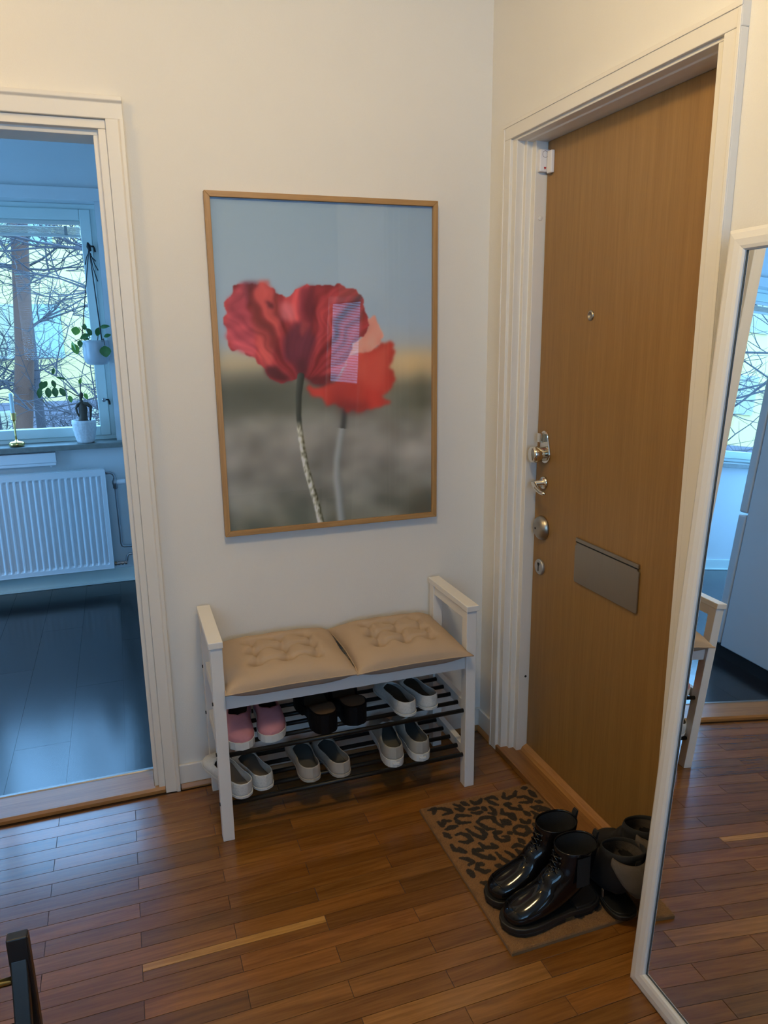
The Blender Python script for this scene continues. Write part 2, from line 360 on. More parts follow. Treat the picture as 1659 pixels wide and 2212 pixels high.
obj('head_casing', prism(T1, 'x', -2.0815, -1.131), m_trim, kt, bevel=.0018)
obj('head_jamb', prism(T2, 'x', -2.034, -1.1785), m_trim, kt, bevel=.0018)
ts = thing('trim_4', 'worn oak threshold in the kitchen doorway with a metal edge strip', 'threshold', (-1.6, .05, 0), kind='structure')
obj('tread', B(-2.0, -1.2125, .006, .118, -.002, .0185), m_oakx, ts, bevel=.002)
obj('front_strip', prism([(-.014, 0), (-.014, .012), (-.008, .0205), (.006, .0205), (.006, 0)], 'x', -2.0, -1.179), m_oakx, ts, bevel=.001)
obj('metal_strip', prism([(.112, .0185), (.115, .0215), (.126, .0215), (.130, .014), (.112, .014)], 'x', -2.0, -1.2125), M('strip_metal', (.28, .27, .26), .4, .8), ts)

# baseboards
def baseboard(name, bm, label): return struct(name, bm, m_trim, label, 'baseboard', bevel=.003)
o = baseboard('baseboard_back', B(-1.131, -.001, -.012, 0, .018, .088), 'white baseboard along the wall behind the bench')
obj('quarter_round', prism([(0, 0), (-.020, 0), (-.020, .006), (-.013, .018), (0, .021)], 'x', -1.128, -.012), m_oakx, o, bevel=.001)
o = baseboard('baseboard_right', B(-.012, 0, -.121, -.0125, .018, .088), 'short white baseboard between the corner and the entrance door')
obj('quarter_round', prism([(0, 0), (-.020, 0), (-.020, .006), (-.013, .018), (0, .021)], 'y', -.121, -.0125), m_oakflat, o, bevel=.001)
baseboard('baseboard_rear', B(X0H, X1H, Y0H, Y0H+.012, 0, .08), 'white baseboard along the rear wall')
baseboard('baseboard_mirror', B(-.012, 0, -1.85, -1.076, 0, .08), 'white baseboard behind the leaning mirror')

# ------------------------------------------------ rear rooms seen only as reflections
def simple_window(name, x0, x1, z0, z1, y, label, slats=0):
    w = thing(name, label, 'window', ((x0+x1)/2, y, z0), kind='structure')
    for a in ((x0, x1, z0, z0+.05), (x0, x1, z1-.05, z1), (x0, x0+.05, z0, z1), (x1-.05, x1, z0, z1)):
        obj('frame', B(a[0], a[1], y-.05, y+(.001 if a[1]-a[0] > .06 else 0), a[2], a[3]), m_trim, w, bevel=.003)
    obj('pane', B(x0+.04, x1-.04, y-.03, y-.026, z0+.04, z1-.04), m_pane2, w)
    if slats:
        me = None; n = int((z1-z0-.1)/slats)
        for k in range(n):
            z = z0+.055+k*slats
            if me is None:
                s = obj('slat', prism([(-.011, -.0030), (.011, .0030), (.011, .0042), (-.011, -.0018)], 'x', x0+.05, x1-.05), m_white, w, world=False); me = s.data
            else:
                s = bpy.data.objects.new('slat', me); COL.objects.link(s); s.parent = w
            s.location = (-(x0+x1)/2, -.005+.03, z-z0)
    return w
simple_window('window_2', W2[0], W2[1], W2[2], W2[3], Y0H-.05, 'wide window with a lowered slat blind, glinting in the picture glass', .026)
d2 = thing('door_2', 'closed white interior door in the rear wall', 'door', (0, Y0H, 0), kind='structure')
obj('leaf', B(-.62, .18, Y0H, Y0H+.035, .01, 2.0), m_trim, d2, bevel=.002)
for z0, z1 in ((.15, .95), (1.05, 1.9)): obj('panel', B(-.5, .06, Y0H+.035, Y0H+.042, z0, z1), m_trim, d2, bevel=.006)
for x0, x1, z0, z1 in ((-.69, -.62, 0, 2.07), (.18, .25, 0, 2.07), (-.62, .18, 2.0, 2.07)): obj('casing', B(x0, x1, Y0H, Y0H+.045, z0, z1), m_trim, d2, bevel=.003)

# ================================================================== KITCHEN
YK = 2.36; KX0, KX1 = -4.4, -.6; KF = .012
kf = struct('floor_kitchen', B(KX0, KX1, WT, YK, -.05, KF-.002), m_lam, 'dark grey laminate floor of the kitchen', 'floor')
lam_cache = {}
def lam(x0, x1, y0, y1):
    key = (round(x1-x0, 3), round(y1-y0, 3))
    if key not in lam_cache:
        g = .0005; w, l = (x1-x0)/2-g, (y1-y0)/2-g
        bmq = B(-w, w, -l, l, -.008, 0); me = bpy.data.meshes.new('plank'); bmq.to_mesh(me); bmq.free(); me.materials.append(m_lam); lam_cache[key] = me
    o = bpy.data.objects.new('plank', lam_cache[key]); COL.objects.link(o); o.parent = kf
    o.location = ((x0+x1)/2, (y0+y1)/2, KF); k = rnd.uniform(.8, 1.25); o.color = (k, k, k, 1)
for i in range(-13, 4):
    x0 = -1.498+i*.194; s = (i*.47) % 1.2
    ys = [.13]+[y for y in (s-.3, s+.9, s+2.1) if .2 < y < YK-.06]+[YK-.012]
    for a, b in zip(ys[:-1], ys[1:]): lam(max(x0, KX0), min(x0+.194, KX1), a, b)
bm = bmesh.new(); WX0, WX1, WZ0, WZ1 = -3.93, -1.246, .885, 2.222; KCH = 2.62
bx(bm, KX0, WX0, YK, YK+.3, -.05, KCH); bx(bm, WX1, KX1, YK, YK+.3, -.05, KCH); bx(bm, WX0, WX1, YK, YK+.3, -.05, WZ0); bx(bm, WX0, WX1, YK, YK+.3, WZ1, KCH)
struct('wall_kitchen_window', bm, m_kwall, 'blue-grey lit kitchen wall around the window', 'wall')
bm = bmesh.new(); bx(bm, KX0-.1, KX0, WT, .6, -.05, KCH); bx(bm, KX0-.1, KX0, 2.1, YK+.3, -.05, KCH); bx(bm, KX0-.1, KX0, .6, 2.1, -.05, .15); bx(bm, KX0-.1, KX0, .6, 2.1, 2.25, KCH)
struct('wall_kitchen_left', bm, m_kwall, 'left kitchen wall with a tall opening added for daylight', 'wall')
w4 = thing('added_light_window', 'tall unseen glazed opening added at the far left to brighten the kitchen', 'window', (KX0-.05, 1.35, .15), kind='structure')  # unseen window, added to bring more daylight into the kitchen
for a in ((.6, .66, .15, 2.25), (2.04, 2.1, .15, 2.25), (1.32, 1.38, .15, 2.25), (.6, 2.1, .15, .23), (.6, 2.1, 2.19, 2.25)): obj('frame', B(KX0-.07, KX0-.02, *a), m_ktrim, w4, bevel=.003)
for a in ((.65, 1.33), (1.37, 2.05)): obj('pane', B(KX0-.05, KX0-.046, *a, .22, 2.2), m_pane, w4)
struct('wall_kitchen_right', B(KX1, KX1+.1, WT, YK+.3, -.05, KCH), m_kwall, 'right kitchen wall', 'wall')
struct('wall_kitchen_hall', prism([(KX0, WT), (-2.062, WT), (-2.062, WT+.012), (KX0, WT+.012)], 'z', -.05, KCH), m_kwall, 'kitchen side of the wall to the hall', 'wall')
struct('ceiling_kitchen', B(KX0-.1, KX1+.1, WT, YK+.3, KCH, KCH+.1), m_ceil, 'white kitchen ceiling', 'ceiling')
struct('trim_5', B(KX0, KX1, YK-.022, YK, WZ1, 2.288), m_kwall, 'shallow painted ledge band above the kitchen window', 'trim', bevel=.002)
o = struct('baseboard_kitchen', B(KX0, KX1, YK-.014, YK, KF, .098), m_ktrim, 'pale baseboard under the kitchen window', 'baseboard', bevel=.003)
obj('quarter_round', B(KX0, KX1, YK-.024, YK-.014, KF, KF+.014), m_ktrim, o, bevel=.003)
struct('trim_6', prism([(YK-.06, .853), (YK-.06, .880), (YK-.055, .885), (YK+.14, .887), (YK+.14, .853)], 'x', WX0-.05, -1.19), m_stone, 'dark grey stone window sill above the radiator', 'window sill', bevel=.002)
# window with three sashes
wn = thing('window_1', 'pale green-white kitchen window with blind, looking out on bare trees', 'window', (-2.5, YK+.1, WZ0), kind='structure')
yf = YK+.10
obj('frame', B(WX1-.03, WX1, yf, yf+.07, WZ0, WZ1), m_ktrim, wn, bevel=.003); obj('frame', B(WX0, WX0+.03, yf, yf+.07, WZ0, WZ1), m_ktrim, wn, bevel=.003)
obj('frame', B(WX0, WX1, yf-.001, yf+.069, WZ1-.03, WZ1-.0005), m_ktrim, wn, bevel=.003); obj('frame', B(WX0, WX1, yf-.001, yf+.069, WZ0+.0005, .911), m_ktrim, wn, bevel=.003)
nS = 3; sw = (WX1-.03-(WX0+.03))/nS
def oval_handle(z, par):
    h = obj('window_handle', lathe([(.0001, -.006), (.010, -.004), (.012, 0), (.010, .004), (.0001, .006)], (-1.297, yf-.030, z), 'y', 18), m_pipe, par, smooth=True)
    h2 = obj('window_hook', tube([(-1.289, yf-.012, z), (-1.272, yf-.012, z-.001), (-1.268, yf-.010, z-.012), (-1.266, yf-.006, z-.03)], .005, 8), m_black, par, smooth=True)
for k in range(nS):
    a = WX0+.03+k*sw; b = a+sw
    s = obj('sash', B(b-.057, b, yf-.012, yf+.05, .911, 2.192), m_ktrim, wn, bevel=.004)
    obj('stile', B(a, a+.057, yf-.012, yf+.05, .911, 2.192), m_ktrim, s, bevel=.004)
    obj('rail', B(a+.057, b-.057, yf-.012, yf+.05, .911, .967), m_ktrim, s, bevel=.004)
    obj('rail', B(a+.057, b-.057, yf-.012, yf+.05, 2.133, 2.192), m_ktrim, s, bevel=.004)
    obj('pane', B(a+.05, b-.05, yf+.012, yf+.016, .96, 2.14), m_pane, s)
    # raised blind: head rail and bunched slats
    obj('blind_head_rail', B(a+.06, b-.06, yf+.022, yf+.045, 2.112, 2.133), m_white, s, bevel=.002)
    for q in range(7): obj('blind_slat', prism([(yf+.020, 2.066+q*.0055), (yf+.034, 2.068+q*.0055), (yf+.048, 2.066+q*.0055), (yf+.034, 2.0692+q*.0055)], 'x', a+.062, b-.062), m_white, s)
    obj('blind_bottom_rail', B(a+.06, b-.06, yf+.020, yf+.048, 2.046, 2.062), m_white, s, bevel=.003)
    if k == nS-1:
        obj('blind_clip', B(b-.145, b-.128, yf+.016, yf+.022, 2.055, 2.105), m_pipe, s, bevel=.001)
        oval_handle(1.124, s); oval_handle(1.995, s)

# radiator
rd = thing('radiator', 'white ribbed panel radiator under the kitchen window', 'radiator', (-2.0, YK-.08, .13))
RX0, RX1, RZ0, RZ1 = -2.62, -1.327, .131, .738
yr = YK-.12
pit = .0338
def rdepth(x, z):
    t = ((RX1-.03-x) % pit)/pit
    e = max(0, min(1, min((z-RZ0-.028)/.012, (RZ1-.038-z)/.012)))
    ins = 1 if (RX0+.03 < x < RX1-.028) else 0
    g = max(0, min(1, (abs(t-.5)-.12)/.16))
    return yr+.010*e*ins*g
nx = 312; zs = [RZ0, RZ0+.027, RZ0+.034, RZ0+.041, .3, .5, RZ1-.051, RZ1-.044, RZ1-.037, RZ1]
obj('front_panel', grid(nx, len(zs), lambda i, j: (RX0+(RX1-RX0)*i/(nx-1), rdepth(RX0+(RX1-RX0)*i/(nx-1), zs[j]), zs[j])), m_rad, rd, smooth=False)
obj('rim', B(RX1-.004, RX1, yr-.001, yr+.02, RZ0, RZ1), m_rad, rd, bevel=.001)
obj('rim', B(RX0, RX1, yr-.001, yr+.02, RZ1-.004, RZ1), m_rad, rd, bevel=.001)
obj('rim', B(RX0, RX1, yr-.001, yr+.02, RZ0, RZ0+.004), m_rad, rd, bevel=.001)
obj('rear_panel', B(RX0, RX1-.012, yr+.045, yr+.06, RZ0, RZ1), m_rad, rd)
me = None
for k in range(48):
    x = RX1-.02-k*.026
    if me is None: s = obj('convector_fin', B(-.001, .001, yr+.021, yr+.044, RZ0+.02, RZ1-.004), m_pipe, rd, world=False); me = s.data
    else: s = bpy.data.objects.new('convector_fin', me); COL.objects.link(s); s.parent = rd
    s.location = (x+2.0, -(YK-.08), -.13)
pv = obj('supply_pipe', tube([(-1.33, yr+.03, .709), (-1.30, yr+.035, .709), (-1.286, yr+.04, .700), (-1.279, yr+.04, .683), (-1.278, yr+.04, .65), (-1.278, yr+.04, .59), (-1.275, yr+.04, .27), (-1.272, yr+.04, .258), (-1.262, yr+.04, .252), (-1.15, yr+.04, .249)], .0075, 10), m_pipe, rd, smooth=True)
obj('valve_body', lathe([(.010, -.035), (.014, -.03), (.014, -.01), (.017, -.005), (.017, .012), (.012, .02), (.010, .03)], (-1.278, yr+.04, .645), 'z', 14), m_pipe, pv, smooth=True)
obj('thermostat_knob', lathe([(.010, .0), (.0155, .005), (.016, .045), (.014, .052), (.0001, .052)], (-1.272, yr+.04, .650), 'x', 18), m_plastic, rd, smooth=True)
rp_ = obj('return_pipe', tube([(-1.335, yr+.03, .147), (-1.30, yr+.035, .149), (-1.262, yr+.04, .152), (-1.254, yr+.04, .165), (-1.25, yr+.04, .188), (-1.238, yr+.04, .202), (-1.15, yr+.04, .206)], .0075, 10), m_pipe, rd, smooth=True)
for x in (-1.32, -1.30, -1.28, -1.26): obj('pipe_nut', lathe([(.012, -.006), (.012, .006)], (x, yr+.037, .1495), 'x', 6), M('brass_nut', (.35, .25, .14), .35, .9) if x == -1.32 else m_pipe, rp_)
# duct under the sill
dc = thing('cable_duct', 'white flat box rail fixed to the wall just under the stone sill', 'duct', (-1.9, YK-.02, .77))
obj('cover', prism([(YK-.04, .786), (YK-.04, .840), (YK-.036, .842), (YK, .842), (YK, .77), (YK-.030, .768), (YK-.036, .782)], 'x', -2.5, -1.588), m_rad, dc, bevel=.001)
obj('lower_lip', prism([(YK-.036, .7665), (YK-.036, .780), (YK-.02, .780), (YK-.02, .7665)], 'x', -2.5, -1.592), m_rad, dc, bevel=.001)
obj('peg', lathe([(.004, -.012), (.0045, 0)], (-1.619, YK-.028, .768), 'z', 10), m_plastic, dc, smooth=True)

# leaf helper ---------------------------------------------------
def leaf_bm(c, L, W, dirv, nrm, bm=None, curl=.15):
    d = Vector(dirv).normalized(); n = Vector(nrm); n = (n-d*n.dot(d)).normalized(); s = d.cross(n)
    c = Vector(c); prof = [(0, .02), (.15, .6), (.35, .95), (.55, 1), (.75, .75), (.9, .4), (1, .02)]
    bm = bm or bmesh.new(); rows = []
    for t, w in prof:
        p = c+d*L*(t)-n*curl*L*t*t
        rows.append([bm.verts.new(p+s*W/2*w*q+n*(.08*W*abs(q)*w)) for q in (-1, 0, 1)])
    for a, b in zip(rows[:-1], rows[1:]):
        for k in range(2): bm.faces.new((a[k], a[k+1], b[k+1], b[k]))
    return bm
# hanging pot plant
hp = thing('hanging_plant', 'leafy plant in a glazed grey pot hung by dark cords in the window', 'hanging plant', (-1.311, YK-.03, 1.333))
hx, hy = -1.311, YK-.03
prof = [(.001, 1.333), (.040, 1.334), (.056, 1.340), (.066, 1.355), (.071, 1.38)]
for k in range(8): prof.append((.0722+(.0009 if k % 2 else 0), 1.392+k*.009))
prof += [(.074, 1.470), (.071, 1.471), (.068, 1.45), (.001, 1.449)]
pt = obj('pot', lathe(prof, (hx, hy, 0), 'z', 36), m_pot, hp, smooth=True)
obj('soil', lathe([(.067, 1.452), (.03, 1.456), (.0001, 1.457)], (hx, hy, 0), 'z', 20), m_soil, pt)
kn = (-1.297, yf-.045, 1.985)
for a in (185, 300, 60): obj('cord', tube([(hx+.073*math.cos(math.radians(a)), hy+.073*math.sin(math.radians(a)), 1.462), kn], .0026, 6), m_cord, hp)
obj('cord', tube([kn, (kn[0], yf-.03, 2.0)], .0018, 6), m_cord, hp)
obj('knot', tube([(kn[0]-.004, kn[1], 2.012), (kn[0], kn[1], 1.99), (kn[0]+.006, kn[1]+.004, 1.965)], [.004, .013, .007], 8), m_cord, hp, smooth=True)
for k, (dx, z0, z1, dx2) in enumerate(((-.018, 1.93, 1.89, -.028), (.02, 1.90, 1.86, .038), (.012, 1.875, 1.80, .03), (.004, 1.94, 1.91, .03))):
    obj('cord_end', tube([(kn[0]+dx*.3, kn[1], 1.955), (kn[0]+dx, kn[1]-.006, z0), (kn[0]+dx2, kn[1]-.004, z1)], [.0018, .0022, .003], 6), m_cord, hp)
def zb(a, b, y):  # crop pixel -> kitchen coordinates (linear fit of the window plane)
    return (-1.911+(a/1548)*1.06*1.0, y, 0)
for (x, z, L, W, d, n, mt) in (
    (-1.402, 1.548, .042, .040, (-.2, -.3, -.9), (0, -1, .2), m_leafl), (-1.362, 1.530, .030, .022, (.1, -.2, .9), (0, -1, .3), m_leaf), (-1.335, 1.505, .052, .030, (-.9, -.3, -.3), (0, -.8, .7), m_leaf),
    (-1.283, 1.540, .052, .026, (.95, -.2, .25), (0, -.7, .7), m_leaf), (-1.262, 1.490, .036, .022, (.9, -.2, .35), (0, -.8, .6), m_leaf), (-1.432, 1.468, .055, .020, (.1, -.2, -1), (-.5, -.8, 0), m_leafl),
    (-1.428, 1.455, .055, .034, (.3, -.3, -.9), (0, -1, .2), m_leafl), (-1.392, 1.475, .036, .024, (0, -.3, -1), (0, -1, .2), m_leaf), (-1.262, 1.442, .056, .052, (.05, -.25, -1), (0, -1, .1), m_leaf),
    (-1.325, 1.500, .045, .026, (-.4, -.5, .7), (0, -.8, .5), m_leaf), (-1.30, 1.495, .05, .028, (.3, .3, .8), (.2, -.9, .2), m_leaf), (-1.345, 1.475, .04, .022, (-.7, .3, .5), (0, -.8, .5), m_leaf)):
    yy = hy-.02 if z > 1.47 else hy-.085
    if x > -1.28 and z < 1.46: yy = hy-.088
    if x < -1.38: yy = hy-.03
    obj('leaf', leaf_bm((x, yy, z), L*1.15, W*1.2, d, n), mt, hp, smooth=True)
for pts in (((hx-.02, hy, 1.455), (-1.36, hy-.01, 1.50), (-1.39, hy-.02, 1.545)), ((hx-.03, hy, 1.455), (-1.38, hy-.03, 1.485), (-1.42, hy-.03, 1.468)), ((hx+.01, hy, 1.455), (-1.29, hy, 1.51), (-1.28, hy, 1.54)), ((hx+.03, hy, 1.455), (-1.265, hy-.05, 1.48), (-1.26, hy-.085, 1.445)), ((hx-.01, hy, 1.455), (-1.345, hy, 1.475), (-1.335, hy, 1.505))):
    obj('stem', tube(pts, .0022, 6), m_bark, hp)
# ginseng ficus in white pot on the sill
fp = thing('potted_ficus', 'small ficus with a figure-shaped root in a crackled white pot on the sill', 'potted plant', (-1.418, YK, .886))
fx, fy = -1.418, YK+.0
def fic(i, j):
    prof = [(.03, .886), (.046, .887), (.050, .90), (.057, .93), (.063, .965), (.0665, 1.0), (.0665, 1.018), (.062, 1.018), (.058, 1.0), (.02, .999)]
    a = 2*PI*i/56; r, h = prof[j]
    if 2 <= j <= 5: r += .0022*math.sin(9*a+7*h*40)+.0018*math.sin(17*a-h*150)
    return (fx+r*math.cos(a), fy+r*math.sin(a), h)
pt = obj('pot', grid(56, 10, fic, closeu=True), m_potw, fp, smooth=True)
obj('soil', lathe([(.058, 1.004), (.0001, 1.008)], (fx, fy, 0), 'z', 24), m_soil, pt)
tk = obj('root_trunk', tube([(fx, fy, 1.0), (fx-.002, fy, 1.02), (fx, fy, 1.045), (fx+.002, fy, 1.075), (fx+.001, fy, 1.10), (fx-.002, fy, 1.122), (fx-.004, fy, 1.14), (fx-.001, fy, 1.152), (fx+.001, fy, 1.168), (fx+.001, fy, 1.18)], [.034, .026, .022, .025, .023, .010, .0075, .011, .012, .005], 14), m_bark, fp, smooth=True)
obj('aerial_root', tube([(fx-.005, fy, 1.115), (fx-.024, fy-.004, 1.108), (fx-.035, fy-.006, 1.088), (fx-.030, fy-.006, 1.06), (fx-.018, fy-.004, 1.03), (fx-.012, fy, 1.005)], [.012, .010, .007, .0055, .005, .006], 8), m_bark, tk, smooth=True)
obj('aerial_root', tube([(fx+.005, fy, 1.115), (fx+.028, fy-.004, 1.110), (fx+.046, fy-.004, 1.092), (fx+.044, fy-.004, 1.07), (fx+.040, fy-.004, 1.035), (fx+.034, fy, 1.005)], [.013, .013, .010, .007, .005, .005], 8), m_bark, tk, smooth=True)
b1 = obj('branch', tube([(fx-.002, fy, 1.155), (fx-.03, fy-.01, 1.165), (fx-.07, fy-.02, 1.195), (fx-.11, fy-.03, 1.225), (fx-.15, fy-.035, 1.245)], [.004, .003, .0025, .002, .0015], 6), m_bark, fp)
b2 = obj('branch', tube([(fx+.001, fy, 1.175), (fx-.002, fy, 1.205), (fx+.004, fy, 1.235), (fx+.003, fy, 1.28)], [.0035, .0025, .002, .001], 6), m_bark, fp)
for (x, z, L, W, d, mt) in ((-1.625, 1.250, .05, .030, (-.15, -.2, -1), m_leaf), (-1.640, 1.215, .062, .030, (-.12, -.2, -1), m_leaf), (-1.598, 1.215, .060, .036, (0, -.2, -1), m_leaf), (-1.565, 1.215, .058, .036, (.1, -.2, -1), m_leaf), (-1.57, 1.255, .045, .026, (.25, -.2, -1), m_leaf),
    (-1.535, 1.210, .055, .032, (.45, -.2, -.9), m_leaf), (-1.565, 1.285, .04, .018, (.25, -.2, .9), m_leaf), (-1.55, 1.27, .055, .014, (.95, -.2, -.2), m_leaf), (-1.49, 1.165, .042, .026, (.2, -.3, -.9), m_leafl), (-1.408, 1.175, .040, .022, (.35, -.3, -.8), m_leafl), (-1.43, 1.228, .035, .018, (.3, -.2, .8), m_leafl), (-1.60, 1.25, .05, .03, (-.4, -.3, -.6), m_leaf)):
    obj('leaf', leaf_bm((x+.01, fy-.03, z), L, W, d, (.1, -1, .15)), mt, fp, smooth=True)
# candlestick
cs = thing('candlestick', 'slim brass candlestick holding a pale candle on the window sill', 'candlestick', (-1.787, YK-.012, .886))
cc = (-1.787, YK-.012, 0)
obj('base', lathe([(.030, .8865), (.040, .890), (.0425, .899), (.041, .908), (.033, .914), (.010, .918), (.006, .925)], cc, 'z', 30), m_brass, cs, smooth=True)
obj('stem', lathe([(.0055, .922), (.005, .95), (.0055, 1.0), (.007, 1.036)], cc, 'z', 14), m_brass, cs, smooth=True)
obj('cup', lathe([(.008, 1.036), (.0155, 1.038), (.016, 1.077), (.013, 1.077), (.012, 1.06), (.001, 1.06)], cc, 'z', 24), m_brass, cs, bevel=.001)
cn = obj('candle', lathe([(.0105, 1.06), (.0105, 1.182), (.007, 1.188), (.0001, 1.188)], cc, 'z', 18), m_wax, cs, smooth=False)
obj('wick', tube([(cc[0], cc[1], 1.187), (cc[0]-.001, cc[1], 1.196)], .001, 5), m_cord, cn)
# fridge (seen in the mirror)
fr = thing('fridge', 'tall white fridge-freezer beside the kitchen doorway, seen in the mirror', 'fridge', (-2.3, .42, KF))
FX0, FX1 = -2.6, -2.005
obj('body', B(FX0, FX1, .135, .645, .075, 1.86), m_fridge, fr, bevel=.006)
obj('door', B(FX0, FX1, .652, .705, .80, 1.86), m_fridge, fr, bevel=.008)
obj('door', B(FX0, FX1, .652, .705, .085, .788), m_fridge, fr, bevel=.008)
obj('plinth', B(FX0+.02, FX1-.012, .15, .69, KF, .076), m_black, fr)
for k in range(7): obj('vent_rib', B(FX1-.001, FX1+.003, .20, .33-.01*(k % 2), .20+k*.028, .206+k*.028), m_fridge, fr, bevel=.001)

# ================================================================== OUTSIDE
m_ground = M('winter_ground', (.12, .10, .07), .9, var=.3, vscale=2)
tag(obj('ground_outside', B(-60, 60, 3.0, 60, -3.3, -3.2), m_ground), 'brown winter ground in front of the far building', 'ground', kind='structure')
m_facade = M('cream_render', (.44, .30, .11), .8, var=.03); m_plinth = M('grey_plinth', (.10, .085, .095), .8, var=.1)
m_shut = M('teal_panel', (.17, .21, .17), .5); m_bglass = M('dark_window_glass', (.26, .22, .13), .6, spec=.2); m_wframe = M('far_window_frame', (.26, .24, .20), .6)
bd = thing('apartment_building', 'long cream apartment block with grey base beyond the kitchen window', 'building', (-10, 20, -3.2))
obj('wall', B(-40, 30, 20, 28, -.25, 7.5), m_facade, bd); obj('base', B(-40, 30, 19.96, 28, -3.2, -.25), m_plinth, bd)
for r in range(2):
    for k in range(-9, 8):
        x = -4.5+k*2.6; z = .9+r*2.9
        w = obj('window', B(x, x+1.3, 19.93, 20, z, z+1.4), m_wframe, bd)
        obj('pane', B(x+.08, x+.62, 19.92, 19.94, z+.08, z+1.32), m_bglass, w); obj('pane', B(x+.70, x+1.22, 19.92, 19.94, z+.08, z+1.32), m_bglass, w)
        if k % 3 == 0: obj('panel', B(x+1.32, x+2.0, 19.94, 20, z, z+1.4), m_shut, w)
for k in range(-8, 8):
    x = -4.6+k*2.6; w = obj('window', B(x, x+.6, 19.9, 19.97, -1.0, -.45), m_wframe, bd); obj('pane', B(x+.06, x+.54, 19.89, 19.92, -.94, -.51), m_bglass, w)
def tree(name, label, base, h, r, lean, seed, mat, levels=3, first=.25, spread=.9, nb=14, cat='tree'):
    rg = random.Random(seed)
    t = thing(name, label, cat, base, group=None)
    trunk = [Vector((lean[0]*s*s*h, lean[1]*s*h, s*h))+Vector((rg.uniform(-.04, .04), rg.uniform(-.04, .04), 0)) for s in [i/10 for i in range(11)]]
    rad = [r*(1-.55*i/10) for i in range(11)]
    obj('trunk', tube(trunk, rad, 10), mat, t, smooth=True, world=False)
    bm = bmesh.new()
    def grow(p, d, L, rr, lv):
        pts = [p]; q = p.copy(); dd = d.copy()
        for _ in range(5):
            dd = (dd+Vector((rg.uniform(-.28, .28), rg.uniform(-.28, .28), rg.uniform(-.16, .22)))).normalized(); q = q+dd*L/5; pts.append(q.copy())
        tube(pts, [rr*(1-.75*i/5) for i in range(6)], 5 if lv > 1 else 4, bm, cap=False)
        if lv > 0:
            for _ in range(6 if lv > 1 else 8):
                i = rg.randint(1, 5); side = Vector((rg.uniform(-1, 1), rg.uniform(-1, 1), rg.uniform(-.5, .8))).normalized()
                grow(pts[i], (dd*.55+side).normalized(), L*rg.uniform(.4, .65), rr*.5, lv-1)
    for _ in range(nb):
        s = rg.uniform(first, 1); i = int(s*10); a = rg.uniform(0, 2*PI)
        grow(trunk[i], Vector((math.cos(a), math.sin(a), rg.uniform(-.1, .6))).normalized(), h*rg.uniform(.18, .34)*spread, r*.22, levels-1)
    obj('branches', bm, mat, t, world=False)
    return t
m_pine = M('pine_bark', (.075, .028, .014), .9, bump=.3, bscale=14, var=.4, vscale=5, stretch=(1, 1, .4))
m_grey = M('grey_bark', (.032, .025, .027), .9, var=.2); m_need = M('pine_needles', (.03, .08, .045), .7, var=.3)
pn = tree('pine_tree', 'thick orange-brown pine trunk in the middle of the window view', (-2.47, 8, -3.2), 9, .15, (.075, 0), 3, m_pine, 2, .75, .7, 8)
bm = bmesh.new(); rg = random.Random(5)
for k in range(700):
    c = Vector((-2.9+2.47+rg.gauss(-.15, .5), rg.gauss(0, .4), 6.1+rg.gauss(0, .25))); d = Vector((rg.uniform(-1, 1), rg.uniform(-1, 1), rg.uniform(-.4, .8))).normalized()
    leaf_bm(c, .16, .012, d, (0, -1, .1), bm)
tag(obj('needles', bm, m_need, pn, world=False), kind='stuff')
tree('bare_tree', 'slim grey bare tree just right of the pine trunk', (-2.35, 9.5, -3.2), 8, .085, (.02, 0), 8, m_grey, 3, .3, .8, 32)
tree('bare_tree', 'bare tree with a thick low bough left of the pine trunk', (-4.6, 8.5, -3.2), 7.5, .13, (.05, 0), 21, m_grey, 3, .3, 1.0, 32)
tree('bare_tree', 'wide bare tree close outside the glass at the right of the window view', (-.6, 7.0, -3.2), 7, .10, (-.03, 0), 33, m_grey, 3, .35, .9, 32)
tree('bare_tree', 'bare tree far along the window view, seen in the mirror', (-6.6, 7.2, -3.2), 7.5, .11, (.02, 0), 44, m_grey, 3, .3, 1.0, 22)
tree('bare_tree', 'bare tree standing close before the cream building', (-3.3, 12.5, -3.2), 7.5, .09, (-.02, 0), 57, m_grey, 3, .3, .9, 32)

